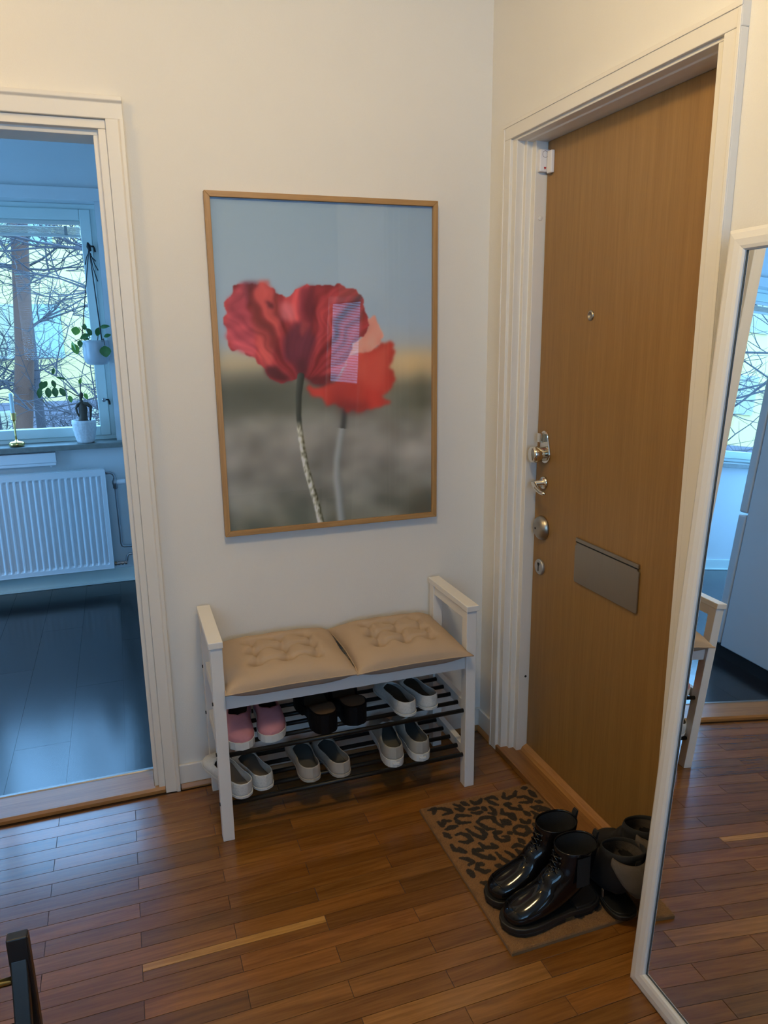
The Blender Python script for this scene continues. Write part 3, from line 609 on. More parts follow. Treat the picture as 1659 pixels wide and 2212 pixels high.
# ================================================================== HALL THINGS
# ------------------------------------------------ framed poppy print
PX, PZ, PW, PH = -.928, .8696, .7312, 1.0342
PC = {'main':[(64,689),(70,710),(93,721),(101,739),(139,750),(147,760),(167,764),(194,757),(208,759),(242,754),(255,743),(285,722),(302,717),(312,711),(338,726),(360,742),(417,749),(460,746),(489,750),(526,746),(562,747),(599,739),(629,730),(658,718),(667,698),(665,674),(680,629),(667,617),(663,602),(632,587),(601,565),(577,535),(557,500),(537,478),(507,461),(461,450),(417,456),(381,477),(360,480),(330,473),(287,469),(244,477),(217,492),(198,522),(178,537),(131,552),(90,562),(67,572),(59,600),(55,633),(61,661)],
'peach':[(672,654),(710,659),(729,636),(736,614),(741,586),(723,563),(677,551),(631,544),(581,538),(601,565),(632,587),(667,604),(679,627)],
'second':[(735,576),(763,581),(796,573),(781,517),(797,496),(802,472),(788,439),(744,409),(781,392),(775,382),(728,377),(688,369),(595,366),(549,374),(504,389),(459,407),(415,423),(384,440),(402,452),(446,447),(507,459),(545,481),(557,500),(581,538),(631,545),(720,564)],
'sec_light':[(638,529),(747,568),(778,568),(761,512),(721,435),(674,442),(621,479)],
'sec_dark':[(519,400),(626,391),(704,381),(625,365),(549,373)],
'left':[(64,689),(70,710),(93,721),(101,739),(139,750),(152,744),(155,689),(177,623),(183,556),(178,537),(131,552),(90,562),(67,572),(59,600),(55,633)],
'leftmid':[(208,759),(242,754),(255,743),(285,722),(284,646),(265,574),(240,516),(212,517),(183,556),(177,623),(155,689),(158,726)],
'pinkspot':[(287,698),(315,703),(343,693),(354,646),(312,646),(284,651)],
'cdark':[(294,593),(340,641),(376,646),(411,631),(438,592),(406,523),(360,480),(333,520),(291,535)],
'cdark2':[(374,741),(439,746),(442,669),(410,607),(382,621),(363,670)],
'ldark':[(140,756),(194,758),(197,745),(159,740),(155,689),(143,717)],
'base1':[(208,512),(261,516),(288,496),(330,473),(287,468),(244,476),(217,491)],
'base2':[(381,477),(433,483),(515,486),(541,481),(507,460),(461,449),(417,455)],
'base3':[(348,524),(378,543),(398,509),(389,474),(360,480)],
'streak1':[(449,741),(489,744),(478,669),(459,572),(436,533),(436,621)],
'streak2':[(496,741),(540,742),(534,669),(511,571),(479,507),(484,621)],
'blk1':[(221,705),(252,693),(254,679),(230,684)],'blk2':[(376,650),(411,636),(387,592),(370,612)],
'stem1':[(365,482),(352,425),(349,364),(351,323),(359,271),(374,197),(397,132),(417,77),(435,11)],
'stem2':[(555,370),(549,326),(534,274),(518,212),(516,158),(523,104),(532,15)]}
def inside(poly, U, V):
    r = np.zeros(U.shape, bool); n = len(poly)
    for i in range(n):
        x0, y0 = poly[i]; x1, y1 = poly[(i+1) % n]
        if y0 == y1: continue
        c = ((V >= y0) != (V >= y1)) & (U < (x1-x0)*(V-y0)/(y1-y0)+x0); r ^= c
    return r.astype(float)
def blur(a, s):
    if s <= 0: return a
    k = np.exp(-.5*(np.arange(-int(3*s)-1, int(3*s)+2)/s)**2); k /= k.sum(); h = len(k)//2
    for ax in (0, 1):
        pw = [(0, 0)]*a.ndim; pw[ax] = (h, h); p = np.pad(a, pw, mode='edge'); o = np.zeros_like(a)
        for i, w in enumerate(k): o += w*np.take(p, range(i, i+a.shape[ax]), axis=ax)
        a = o
    return a
def stroke(pts, U, V, wfn, asp=1.0):
    best = np.full(U.shape, 1e9); tt = np.zeros(U.shape); n = len(pts)-1; off = np.zeros(U.shape)
    for i in range(n):
        ax, ay = pts[i]; bx_, by_ = pts[i+1]; dx, dy = bx_-ax, (by_-ay)*asp; L2 = dx*dx+dy*dy+1e-9
        t = np.clip(((U-ax)*dx+(V-ay)*asp*dy)/L2, 0, 1); qx, qy = U-ax-t*dx, (V-ay)*asp-t*dy
        d = np.sqrt(qx*qx+qy*qy); m = d < best; best = np.where(m, d, best); tt = np.where(m, (i+t)/n, tt); off = np.where(m, qx, off)
    return np.clip((wfn(tt)-best)/3+.5, 0, 1), tt, off
def paint_poster(nu=300, nv=424):
    rs = np.random.RandomState(4)
    u = (np.arange(nu)+.0)/(nu-1)*1000; v = np.arange(nv)/(nv-1)*1000; U, V = np.meshgrid(u, v, indexing='ij')
    def noise(su, sv): 
        n = blur(rs.randn(nu, nv), 1.0) if su == sv == 0 else None
        a = rs.randn(nu, nv)
        def b1(a, s, ax):
            if s <= 0: return a
            k = np.exp(-.5*(np.arange(-int(3*s)-1, int(3*s)+2)/s)**2); k /= k.sum(); h = len(k)//2
            pw = [(0, 0), (0, 0)]; pw[ax] = (h, h); p = np.pad(a, pw, mode='wrap'); o = np.zeros_like(a)
            for i, w in enumerate(k): o += w*np.take(p, range(i, i+a.shape[ax]), axis=ax)
            return o
        a = b1(b1(a, su, 0), sv, 1); return a/(a.std()+1e-9)
    img = np.zeros((nu, nv, 3))
    stops = [(0, (98, 97, 82)), (120, (118, 115, 102)), (230, (132, 126, 113)), (330, (126, 121, 108)), (395, (106, 104, 90)), (440, (98, 96, 80)), (480, (124, 118, 100)), (525, (158, 146, 118)), (570, (144, 149, 147)), (640, (135, 149, 157)), (800, (127, 144, 154)), (1000, (116, 135, 147))]
    for c in range(3): img[..., c] = np.interp(V, [s[0] for s in stops], [s[1][c] for s in stops])
    def blob(cu, cv, su, sv, col, k=1.0):
        w = (k*np.exp(-.5*(((U-cu)/su)**2+((V-cv)/sv)**2)))[..., None]; img[:] = img*(1-w)+np.array(col)*w
    blob(900, 505, 130, 38, (196, 164, 112), .85); blob(60, 530, 110, 26, (176, 158, 122), .55)
    blob(170, 430, 150, 45, (70, 70, 56), .9); blob(380, 425, 90, 35, (84, 84, 70), .6); blob(870, 385, 70, 50, (92, 90, 72), .7); blob(930, 400, 30, 55, (74, 74, 56), .7)
    n1 = noise(16, 11); n2 = noise(7, 6); low = np.clip((430-V)/90, 0, 1)
    img += (low*(n1*9+n2*4))[..., None]*np.array((1, .97, .88))
    blob(330, 40, 60, 40, (66, 70, 56), .5); blob(930, 50, 80, 50, (84, 80, 62), .5); blob(130, 30, 60, 30, (70, 72, 58), .5)
    # back stem and back flower (soft focus)
    m, t, off = stroke(PC['stem2'], U, V, lambda t: 11+5*t, 1.41)
    col = np.where(t[..., None] < .2, np.array((52, 52, 48)), np.array((136, 138, 132)))+ (off*-1.6)[..., None]
    m = blur(m, 2.2)[..., None]; img = img*(1-m)+col*m
    def lay(key, col, s=.6, k=1.0, tex=None):
        nonlocal img
        jit = 5*noise(4, 3); jv = 4*noise(3, 3)
        m = (blur(inside(PC[key], U+jit*(s < 2.5), V+jv*(s < 2.5)), s)*k)[..., None]; c = np.array(col, float)*np.ones(3)
        if tex is not None: c = c+tex[..., None]*np.array((1, .55, .5))
        img = img*(1-m)+c*m
    soft = noise(8, 14)
    lay('second', (166, 48, 36), 1.8, 1, soft*10); lay('sec_light', (186, 74, 58), 5, .75); lay('sec_dark', (84, 22, 26), 6, .8)
    lay('peach', (198, 128, 108), .9, 1, noise(3, 5)*8)
    rs2 = np.random.RandomState(12); th = np.arctan2((V-440)*1.41, U-362); rad = np.hypot(U-362, (V-440)*1.41)/300
    def fan(nk, seed, wob):
        r1 = np.random.RandomState(seed).randn(nk); r1 = np.convolve(np.r_[r1, r1, r1], [.25, .5, .25], 'same')[nk:2*nk]; r1 /= r1.std()
        return np.interp(th+wob*n2*.02+wob*.03*np.sin(rad*9), np.linspace(0, PI, nk), r1)
    fold = fan(34, 5, 1.0)*(.4+.6*np.clip(rad, 0, 1)); fine = fan(120, 6, 1.6)*np.clip(rad, .2, 1); vein = fold
    lay('main', (140, 40, 42), .6, 1, fold*24+fine*17)
    lay('left', (156, 58, 68), 2.0, .85, noise(6, 3)*9+fine*13+fold*8); lay('leftmid', (168, 66, 60), 2.0, .8, fold*24+fine*16)
    lay('ldark', (84, 22, 34), 2.5, .85); lay('cdark2', (98, 22, 34), 3, .85, fold*8); lay('streak1', (170, 58, 60), 2.5, .8, fold*20+fine*16); lay('streak2', (166, 56, 58), 2.5, .8, fold*20+fine*18)
    lay('cdark', (88, 26, 40), 3, .95, fine*4); lay('pinkspot', (190, 104, 106), 3, .7, fine*6)
    lay('base1', (64, 14, 20), 2.5, .9); lay('base2', (78, 16, 20), 2.5, .85); lay('base3', (72, 18, 24), 3, .8); lay('blk1', (70, 14, 24), 1.5, .8); lay('blk2', (146, 54, 50), 1.5, .6)
    m, t, off = stroke(PC['stem1'], U, V, lambda t: 16-6*np.clip(t*4, 0, 1)+5*t, 1.41)
    m = blur(m, .5)[..., None]; sp = noise(.8, 1.6)
    up = np.clip((t-.30)/.08, 0, 1)[..., None]
    dk = np.array((50, 52, 42))-off[..., None]*1.3; lt = np.array((150, 146, 124))-np.clip(off, -8, 12)[..., None]*5.5+(sp*22)[..., None]
    img = img*(1-m)+(dk*(1-up)+lt*up)*m
    img = np.clip(img, 4, 255)/255.0
    l = np.where(img <= .04045, img/12.92, ((img+.055)/1.055)**2.4)
    l = l/np.array((.475, .445, .385))*.80
    return np.clip(l, .003, .85), nu, nv
def colour_mesh(o, cols):
    at = o.data.color_attributes.new('print', 'FLOAT_COLOR', 'POINT'); n = len(o.data.vertices)
    a = np.ones((n, 4), np.float32); a[:, :3] = cols.reshape(-1, 3); at.data.foreach_set('color', a.ravel())
def grid_np(name, P, mat, parent):
    nu, nv = P.shape[:2]; idx = np.arange(nu*nv).reshape(nu, nv)
    f = np.stack([idx[:-1, :-1], idx[1:, :-1], idx[1:, 1:], idx[:-1, 1:]], -1).reshape(-1, 4)
    me = bpy.data.meshes.new(name); b = BASE[parent.name]
    V3 = (P.reshape(-1, 3)-np.array(b)); me.from_pydata(V3.tolist(), [], f.tolist()); me.materials.append(mat)
    o = bpy.data.objects.new(name, me); COL.objects.link(o); o.parent = parent; return o
pic = thing('framed_poster', 'large oak-framed poster of two red poppies on the wall above the bench', 'picture', (PX+PW/2, 0, PZ))
FW = .0165
for x0, x1 in ((PX, PX+FW), (PX+PW-FW, PX+PW)):
    obj('frame_bar', prism([(x0, PZ), (x1, PZ+FW) if x0 == PX else (x1, PZ), (x1, PZ+PH-FW) if x0 == PX else (x1, PZ+PH), (x0, PZ+PH)] if x0 == PX else [(x0, PZ+FW), (x1, PZ), (x1, PZ+PH), (x0, PZ+PH-FW)], 'y', -.026, -.003), m_frame, pic, bevel=.0012)
for z0 in (PZ, PZ+PH-FW):
    a, b = (PZ, PZ+FW) if z0 == PZ else (PZ+PH, PZ+PH-FW)
    obj('frame_bar', prism([(PX, a), (PX+PW, a), (PX+PW-FW, b), (PX+FW, b)], 'y', -.026, -.003), m_framex, pic, bevel=.0012)
pcol, nu, nv = paint_poster()
uu = PX+PW*np.linspace(0, 1, nu); vv = PZ+PH*np.linspace(0, 1, nv); UU, VV = np.meshgrid(uu, vv, indexing='ij')
keep_u = (uu > PX+.010) & (uu < PX+PW-.010); keep_v = (vv > PZ+.010) & (vv < PZ+PH-.010)
P3 = np.stack([UU, np.full_like(UU, -.014), VV], -1)[keep_u][:, keep_v]
po = grid_np('print', P3, m_print, pic); colour_mesh(po, pcol[keep_u][:, keep_v])
obj('glass', B(PX+.012, PX+PW-.012, -.0175, -.0160, PZ+.012, PZ+PH-.012), m_glass, pic)
obj('backing', B(PX+.012, PX+PW-.012, -.012, -.004, PZ+.012, PZ+PH-.012), m_black, pic)

# ------------------------------------------------ shoe bench
bn = thing('shoe_bench', 'white wooden bench with two black-rod shoe shelves against the wall', 'bench', (-.61, -.18, 0))
BL, BR, BF, BB = -1.0348, -.1848, -.3426, -.0226
LW = .0345
for sx0 in (BL+.005, BR-.005-LW):
    for y0 in (BF+.005, BB-.005-.036): obj('leg', B(sx0, sx0+LW, y0, y0+.036, 0, .632), m_white, bn, bevel=.0015)
    xo = sx0+.007
    obj('upper_rail', B(xo-.003, xo+.024, BF+.041, BB-.041, .596, .632), m_white, bn, bevel=.0012)
    obj('seat_side_rail', B(xo, xo+.02, BF+.041, BB-.041, .430, .471), m_white, bn, bevel=.0012)
    obj('shelf_rail', B(xo, xo+.02, BF+.041, BB-.041, .268, .302), m_white, bn, bevel=.0012)
    obj('shelf_rail', B(xo, xo+.02, BF+.041, BB-.041, .100, .136), m_white, bn, bevel=.0012)
for a in (BL, BR-.042): obj('armrest', B(a, a+.042, BF, BB, .630, .65), m_white, bn, bevel=.002)
obj('front_rail', B(BL+.005+LW, BR-.005-LW, BF+.016, BF+.034, .430, .471), m_white, bn, bevel=.0012)
obj('back_rail', B(BL+.005+LW, BR-.005-LW, BB-.03, BB-.012, .430, .471), m_white, bn, bevel=.0012)
for k in range(5):
    y = BF+.045+k*.048; obj('seat_slat', B(BL+.036, BR-.036, y, y+.036, .458, .471), m_white, bn, bevel=.001)
for z in (.278, .115):
    for y in (-.318, -.259, -.198, -.139, -.076):
        obj('shelf_rod', tube([(BL+.022, y, z-.0014), (BR-.022, y, z-.0014)], .0072, 12), m_rod, bn, smooth=True)
for y, z in ((-.318, .450), (-.045, .450), (-.318, .285), (-.045, .285), (-.318, .118)):
    obj('bolt', lathe([(.0055, 0), (.0055, .003), (.0001, .0035)], (BL+.005, y, z), '-x', 12), m_rod, bn)

# ------------------------------------------------ cushions
def cushion(label, x0, x1, y0, y1, rot, seed, flare):
    c = thing('seat_cushion', label, 'cushion', ((x0+x1)/2, (y0+y1)/2, .4715), group='tufted cushions on the bench')
    c.rotation_euler = (math.radians(1.2), 0, rot)
    w, d = (x1-x0)/2, (y1-y0)/2; rg = random.Random(seed); n = 64
    bt = [(a*.47, b*.46) for a in (-1, 0, 1) for b in (-1, 0, 1)]
    ph = [rg.uniform(0, 6) for _ in range(6)]
    def edge(u, v):
        s = (abs(u)**6+abs(v)**6)
        k = 1-.030*(1-abs(u*v)**1.0)*max(abs(u), abs(v))**8
        k2 = 1+flare*(abs(u*v)**6)
        return u*w*k*k2, v*d*k*k2
    def puff(u, v): return (max(0, (1-abs(u)**4.5))*max(0, (1-abs(v)**4.5)))**.55
    def top(i, j):
        u, v = -1+2*i/(n-1), -1+2*j/(n-1); x, y = edge(u, v); h = .050*puff(u, v)
        for a, b in bt: h -= .027*math.exp(-(((u-a)/.10)**2+((v-b)/.105)**2))
        for (a, b) in bt:      # creases between neighbouring tufts
            for (a2, b2) in bt:
                if (abs(a-a2) < .01) != (abs(b-b2) < .01) and abs(a-a2)+abs(b-b2) < .6 and (a2, b2) > (a, b):
                    if abs(a-a2) < .01: q = math.exp(-((u-a-.05*math.sin((v-b)/(b2-b)*PI))/.045)**2)*(1 if b < v < b2 else 0)
                    else: q = math.exp(-((v-b-.06*math.sin((u-a)/(a2-a)*PI))/.045)**2)*(1 if a < u < a2 else 0)
                    h -= .0125*q
        h += .0018*math.sin(7*u+ph[0])*math.sin(5*v+ph[1])+.0012*math.sin(15*u+ph[2]+4*v)*puff(u, v)
        return (x, y, .026+h*1.0)
    def bot(i, j):
        u, v = -1+2*i/(n-1), -1+2*j/(n-1); x, y = edge(u, v)
        return (x*.985, y*.985, .026-.025*min(1, puff(u, v)*1.8))
    bm = grid(n, n, top); grid(n, n, bot, bm)
    bmesh.ops.remove_doubles(bm, verts=bm.verts[:], dist=.0002); bmesh.ops.recalc_face_normals(bm, faces=bm.faces[:])
    body = obj('cushion_body', bm, m_cush, c, smooth=True, world=False)
    # welt seam around the rim
    rim = [edge(-1+2*k/40, -1) for k in range(40)]+[edge(1, -1+2*k/40) for k in range(40)]+[edge(1-2*k/40, 1) for k in range(40)]+[edge(-1, 1-2*k/40) for k in range(41)]
    obj('seam', tube([(x*1.003, y*1.003, .026) for x, y in rim], .0022, 6), m_cush, c, smooth=True, world=False)
    for a, b in bt:
        x, y = edge(a, b); z = .026+.050*puff(a, b)-.0282
        obj('tuft', lathe([(.0001, .003), (.003, .002), (.0045, 0)], (x, y, z), 'z', 10), m_cush, body, smooth=True, world=False)
cushion('beige tufted cushion on the bench, the one nearer the kitchen doorway', -.994, -.600, -.362, -.024, .0, 1, .015)
cushion('beige tufted cushion on the bench, the one nearer the entrance door', -.594, -.226, -.362, -.022, .0, 2, .05)

# ------------------------------------------------ shoes
WT_ = [0, .02, .05, .1, .2, .38, .52, .66, .76, .86, .93, .975, 1.0]
WV_ = [.0, .42, .62, .77, .86, .80, .86, .97, 1.0, .92, .72, .44, .0]
TS = sorted(set([0, .004, .012, .025, .04, .06, .09, .13, .18, .24, .3, .36, .42, .47, .51, .54, .57, .6, .63, .66, .69, .72, .75, .78, .82, .86, .9, .93, .955, .975, .99, .997, 1.0]))
def itp(t, xs, ys): return float(np.interp(t, xs, ys))
def shoe(name, label, cat_group, heel, toe, z, side, spec, pitch=0.0, cat='shoe'):
    heel, toe = Vector((*heel, 0)), Vector((*toe, 0)); d = toe-heel; L = d.length*spec.get('lk', 1.0); mid = (heel+toe)/2
    s = thing(name, label, cat, (mid.x, mid.y, z), math.atan2(-d.x, d.y), group=cat_group)
    s.rotation_euler = (pitch, 0, s.rotation_euler.z)
    W = spec['w']; st = spec['sole']; hs = spec.get('heel', st)
    def wid(t): return W*itp(t, WT_, WV_)
    def cen(t): return side*.007*math.sin(PI*min(1, max(0, (t-.25)/.75)))-side*.004*(t > 2)
    def y(t): return -L/2+L*t
    def zs(t): return itp(t, [0, .28, .5, 1], [hs, hs, st, st*1.0])
    # sole slab
    bm = bmesh.new(); k = spec.get('sk', 1.03); n = len(TS); lo, hi = [], []
    out = [(cen(t)-wid(t)*k-.0005, y(.5+(t-.5)*k*.995)) for t in TS]+[(cen(t)+wid(t)*k+.0005, y(.5+(t-.5)*k*.995)) for t in TS[::-1]]
    tt = TS+TS[::-1]
    wedge = spec.get('wedge', False)
    for (x, yy), t in zip(out, tt):
        zb_ = 0.0 if (not spec.get('arch') or t < .3 or t > .58) else spec['arch']*math.sin(PI*(t-.3)/.28)
        lo.append(bm.verts.new((x*.97, yy, zb_))); hi.append(bm.verts.new((x, yy, zs(t))))
    N = len(out)
    for i in range(N):
        if (Vector(out[i])-Vector(out[(i+1) % N])).length < 1e-7: continue
        bm.faces.new((lo[i], lo[(i+1) % N], hi[(i+1) % N], hi[i]))
    for i in range(n-1):
        a, b = i, i+1; c, e = N-2-i, N-1-i
        bm.faces.new((hi[a], hi[b], hi[c], hi[e])); bm.faces.new((lo[b], lo[a], lo[e], lo[c]))
    bmesh.ops.remove_doubles(bm, verts=bm.verts[:], dist=1e-5); bmesh.ops.recalc_face_normals(bm, faces=bm.faces[:])
    so = obj('sole', bm, spec['m_sole'], s, world=False, smooth=False)
    # upper
    rz = spec['rim']; op = spec['open']; ns = 9
    bm = bmesh.new()
    for sd in (-1, 1):
        def fn(i, j):
            t = TS[i]; w = wid(t); o = w*itp(t, op[0], op[1]); h = itp(t, rz[0], rz[1]); z0 = zs(t)-.001
            a = j/(ns-1); ca = math.cos(a*PI/2)**spec.get('p', .75); sa = math.sin(a*PI/2)
            bulge = spec.get('bulge', .0)*math.sin(a*PI)*w
            x = o+(w-o)*ca+bulge; zz = z0+(h-z0)*(sa if o < .5*w else (a*.5+sa*.5))
            return (cen(t)+sd*x, y(t), max(zz, z0))
        g0 = len(bm.verts); grid(len(TS), ns, fn, bm)
    bmesh.ops.remove_doubles(bm, verts=bm.verts[:], dist=2e-5)
    bmesh.ops.dissolve_degenerate(bm, dist=1e-6, edges=bm.edges[:]); bmesh.ops.recalc_face_normals(bm, faces=bm.faces[:])
    if spec.get('cut'):   # backless shoe: remove the rear of the upper
        bmesh.ops.delete(bm, geom=[v for v in bm.verts if v.co.y < y(spec['cut'])-1e-6], context='VERTS')
    up = obj('upper', bm, spec['m_upper'], s, world=False, smooth=True)
    md = up.modifiers.new('thickness', 'SOLIDIFY'); md.thickness = .0022; md.offset = -1 if True else 1
    # insole
    bm = bmesh.new(); tsi = [t for t in TS if .004 < t < .97]
    ins = [bm.verts.new((cen(t)-wid(t)*.93, y(.5+(t-.5)*.985), zs(t)+.0025)) for t in tsi]; ins2 = [bm.verts.new((cen(t)+wid(t)*.93, y(.5+(t-.5)*.985), zs(t)+.0025)) for t in tsi]
    for i in range(len(tsi)-1): bm.faces.new((ins[i], ins2[i], ins2[i+1], ins[i+1]))
    obj('insole', bm, spec['m_in'], s, world=False)
    ex = spec.get('extra')
    if ex: ex(s, L, y, wid, cen, zs, side)
    return s
m_sw = M('white_rubber_sole', (.62, .62, .60), .6, var=.08, vscale=60)
m_pink = M('pink_suede', (.46, .20, .24), .9, bump=.3, bscale=700, var=.12, vscale=40)
m_dark = M('dark_shoe_lining', (.012, .012, .014), .9)
m_tan = M('brown_footbed', (.10, .062, .036), .7, var=.15, vscale=30)
m_blk = M('black_leather', (.003, .003, .004), .5, spec=.15)
m_lace = M('white_lace_fabric', (.58, .58, .56), .85, bump=.9, bscale=130, var=.18, vscale=130)
m_canv = M('beige_canvas', (.40, .36, .31), .9, bump=.5, bscale=900, var=.05)
m_grn = M('greige_canvas', (.36, .345, .31), .9, bump=.4, bscale=900, var=.05)
m_inb = M('grey_brown_insole', (.16, .135, .11), .9); m_ing = M('grey_insole', (.10, .10, .095), .9)
def laces(s, L, y, wid, cen, zs, side):
    for k in range(4):
        t = .50+k*.05; z = .086-.008*k
        obj('lace', tube([(cen(t)-.017, y(t), z-.010), (cen(t), y(t)-.003, z), (cen(t)+.017, y(t)+.004, z-.010)], .0028, 6), m_lace, s, world=False, smooth=True)
    for sd in (-1, 1):
        obj('lace_loop', tube([(cen(.47), y(.47), .090), (cen(.47)+sd*.014, y(.44), .096), (cen(.47)+sd*.028, y(.47), .086), (cen(.47)+sd*.014, y(.50), .088), (cen(.47), y(.47), .090)], .0026, 6), m_lace, s, world=False, smooth=True)
    # tongue
    obj('tongue', grid(7, 8, lambda i, j: (cen(.45)+(i-3)/3*.021, y(.60-.18*j/7), .062+.036*(j/7)-.006*((i-3)/3)**2)), m_grn, s, world=False, smooth=True)
    # heel patch and back seam
    obj('heel_label', B(-.011, .011, -L/2-.0045, -L/2+.002, .008, .017), m_sw, s, world=False, bevel=.001)
    obj('back_seam', tube([(0, -L/2-.0003, .028), (0, -L/2-.0006, .045), (0, -L/2-.0004, .062)], .0012, 5), m_grn, s, world=False)
def seam(s, L, y, wid, cen, zs, side):
    obj('back_seam', tube([(0, -L/2-.0003, .012), (0, -L/2-.0006, .03), (0, -L/2-.0004, .048)], .0011, 5), m_canv, s, world=False)
def toprim(mat, tmax):
    def f(s, L, y, wid, cen, zs, side):
        pass
    return f
BAL_RIM = ([0, .1, .3, .5, .66, .72, .8, .9, 1], [.050, .049, .043, .038, .036, .040, .040, .034, .016])
BAL_OP = ([0, .04, .1, .55, .66, .71, .73, 1], [.90, .90, .90, .86, .70, .35, 0, 0])
SNK_RIM = ([0, .1, .3, .42, .5, .56, .7, .85, .95, 1], [.070, .068, .060, .066, .075, .074, .062, .050, .042, .028])
SNK_OP = ([0, .1, .36, .44, .54, .57, 1], [.84, .84, .80, .62, .34, 0, 0])
SLP_RIM = ([0, .1, .3, .45, .55, .62, .72, .85, .95, 1], [.068, .065, .058, .060, .066, .069, .064, .054, .044, .030])
SLP_OP = ([0, .1, .40, .52, .58, .61, 1], [.86, .86, .84, .78, .55, 0, 0])
CLG_RIM = ([0, .5, .56, .7, .85, .95, 1], [.066, .062, .108, .104, .090, .074, .055])
CLG_OP = ([0, .52, .56, .58, 1], [.96, .96, .3, 0, 0])
PINK = dict(w=.045, sole=.024, rim=SLP_RIM, open=SLP_OP, m_sole=m_sw, m_upper=m_pink, m_in=m_dark, bulge=.04)
BLK = dict(w=.049, sole=.040, heel=.064, rim=CLG_RIM, open=CLG_OP, m_sole=m_blk, m_upper=m_blk, m_in=m_tan, bulge=.05, cut=.5, arch=.014)
LACE = dict(w=.041, sole=.008, rim=BAL_RIM, open=BAL_OP, m_sole=m_sw, m_upper=m_lace, m_in=m_tan, bulge=.04)
WHT = dict(w=.041, sole=.008, rim=BAL_RIM, open=BAL_OP, m_sole=m_sw, m_upper=m_lace, m_in=m_inb, bulge=.04)
BEI = dict(w=.041, sole=.010, rim=BAL_RIM, open=BAL_OP, m_sole=m_canv, m_upper=m_canv, m_in=m_ing, bulge=.03, extra=seam)
SNK = dict(w=.042, sole=.026, rim=SNK_RIM, open=SNK_OP, m_sole=m_sw, m_upper=m_grn, m_in=m_ing, bulge=.03, extra=laces)
ZU, ZL = .2842, .1212
G = 'shoes on the bench shelves'
shoe('slip_on_shoe', 'pink suede slip-on shoe on the upper shelf, right beside the bench leg', G, (-.928, -.07), (-.953, -.318), ZU, 1, PINK)
shoe('slip_on_shoe', 'pink suede slip-on shoe on the upper shelf, beside the black clogs', G, (-.842, -.062), (-.862, -.305), ZU, -1, PINK)
shoe('clog', 'black leather clog with brown footbed, next to the pink shoes', G, (-.684, -.316), (-.712, -.070), ZU, 1, BLK)
shoe('clog', 'black leather clog with brown footbed, next to the white lace flats', G, (-.586, -.300), (-.583, -.058), ZU, -1, BLK)
shoe('ballet_flat', 'white lace ballet flat with brown insole on the upper shelf, nearer the clogs', G, (-.406, -.306), (-.436, -.068), ZU, 1, LACE)
shoe('ballet_flat', 'white lace ballet flat with brown insole on the upper shelf, nearer the door', G, (-.325, -.290), (-.338, -.052), ZU, -1, LACE)
shoe('ballet_flat', 'white lace flat on the lower shelf poking out past the bench leg', G, (-.948, -.326), (-1.044, -.108), .139, 1, WHT, math.radians(5.5))
shoe('ballet_flat', 'white lace flat on the lower shelf, beside the beige flats', G, (-.884, -.298), (-.930, -.062), ZL, -1, WHT)
shoe('ballet_flat', 'beige canvas flat with grey insole, beside the white flats', G, (-.738, -.308), (-.752, -.066), ZL, 1, BEI)
shoe('ballet_flat', 'beige canvas flat with grey insole, beside the sneakers', G, (-.640, -.316), (-.655, -.074), ZL, -1, BEI)
shoe('sneaker', 'grey-beige canvas sneaker with white sole, beside the beige flats', G, (-.464, -.322), (-.440, -.045), ZL, 1, SNK)
shoe('sneaker', 'grey-beige canvas sneaker with white sole, next to the bench leg by the door', G, (-.370, -.320), (-.348, -.047), ZL, -1, SNK)

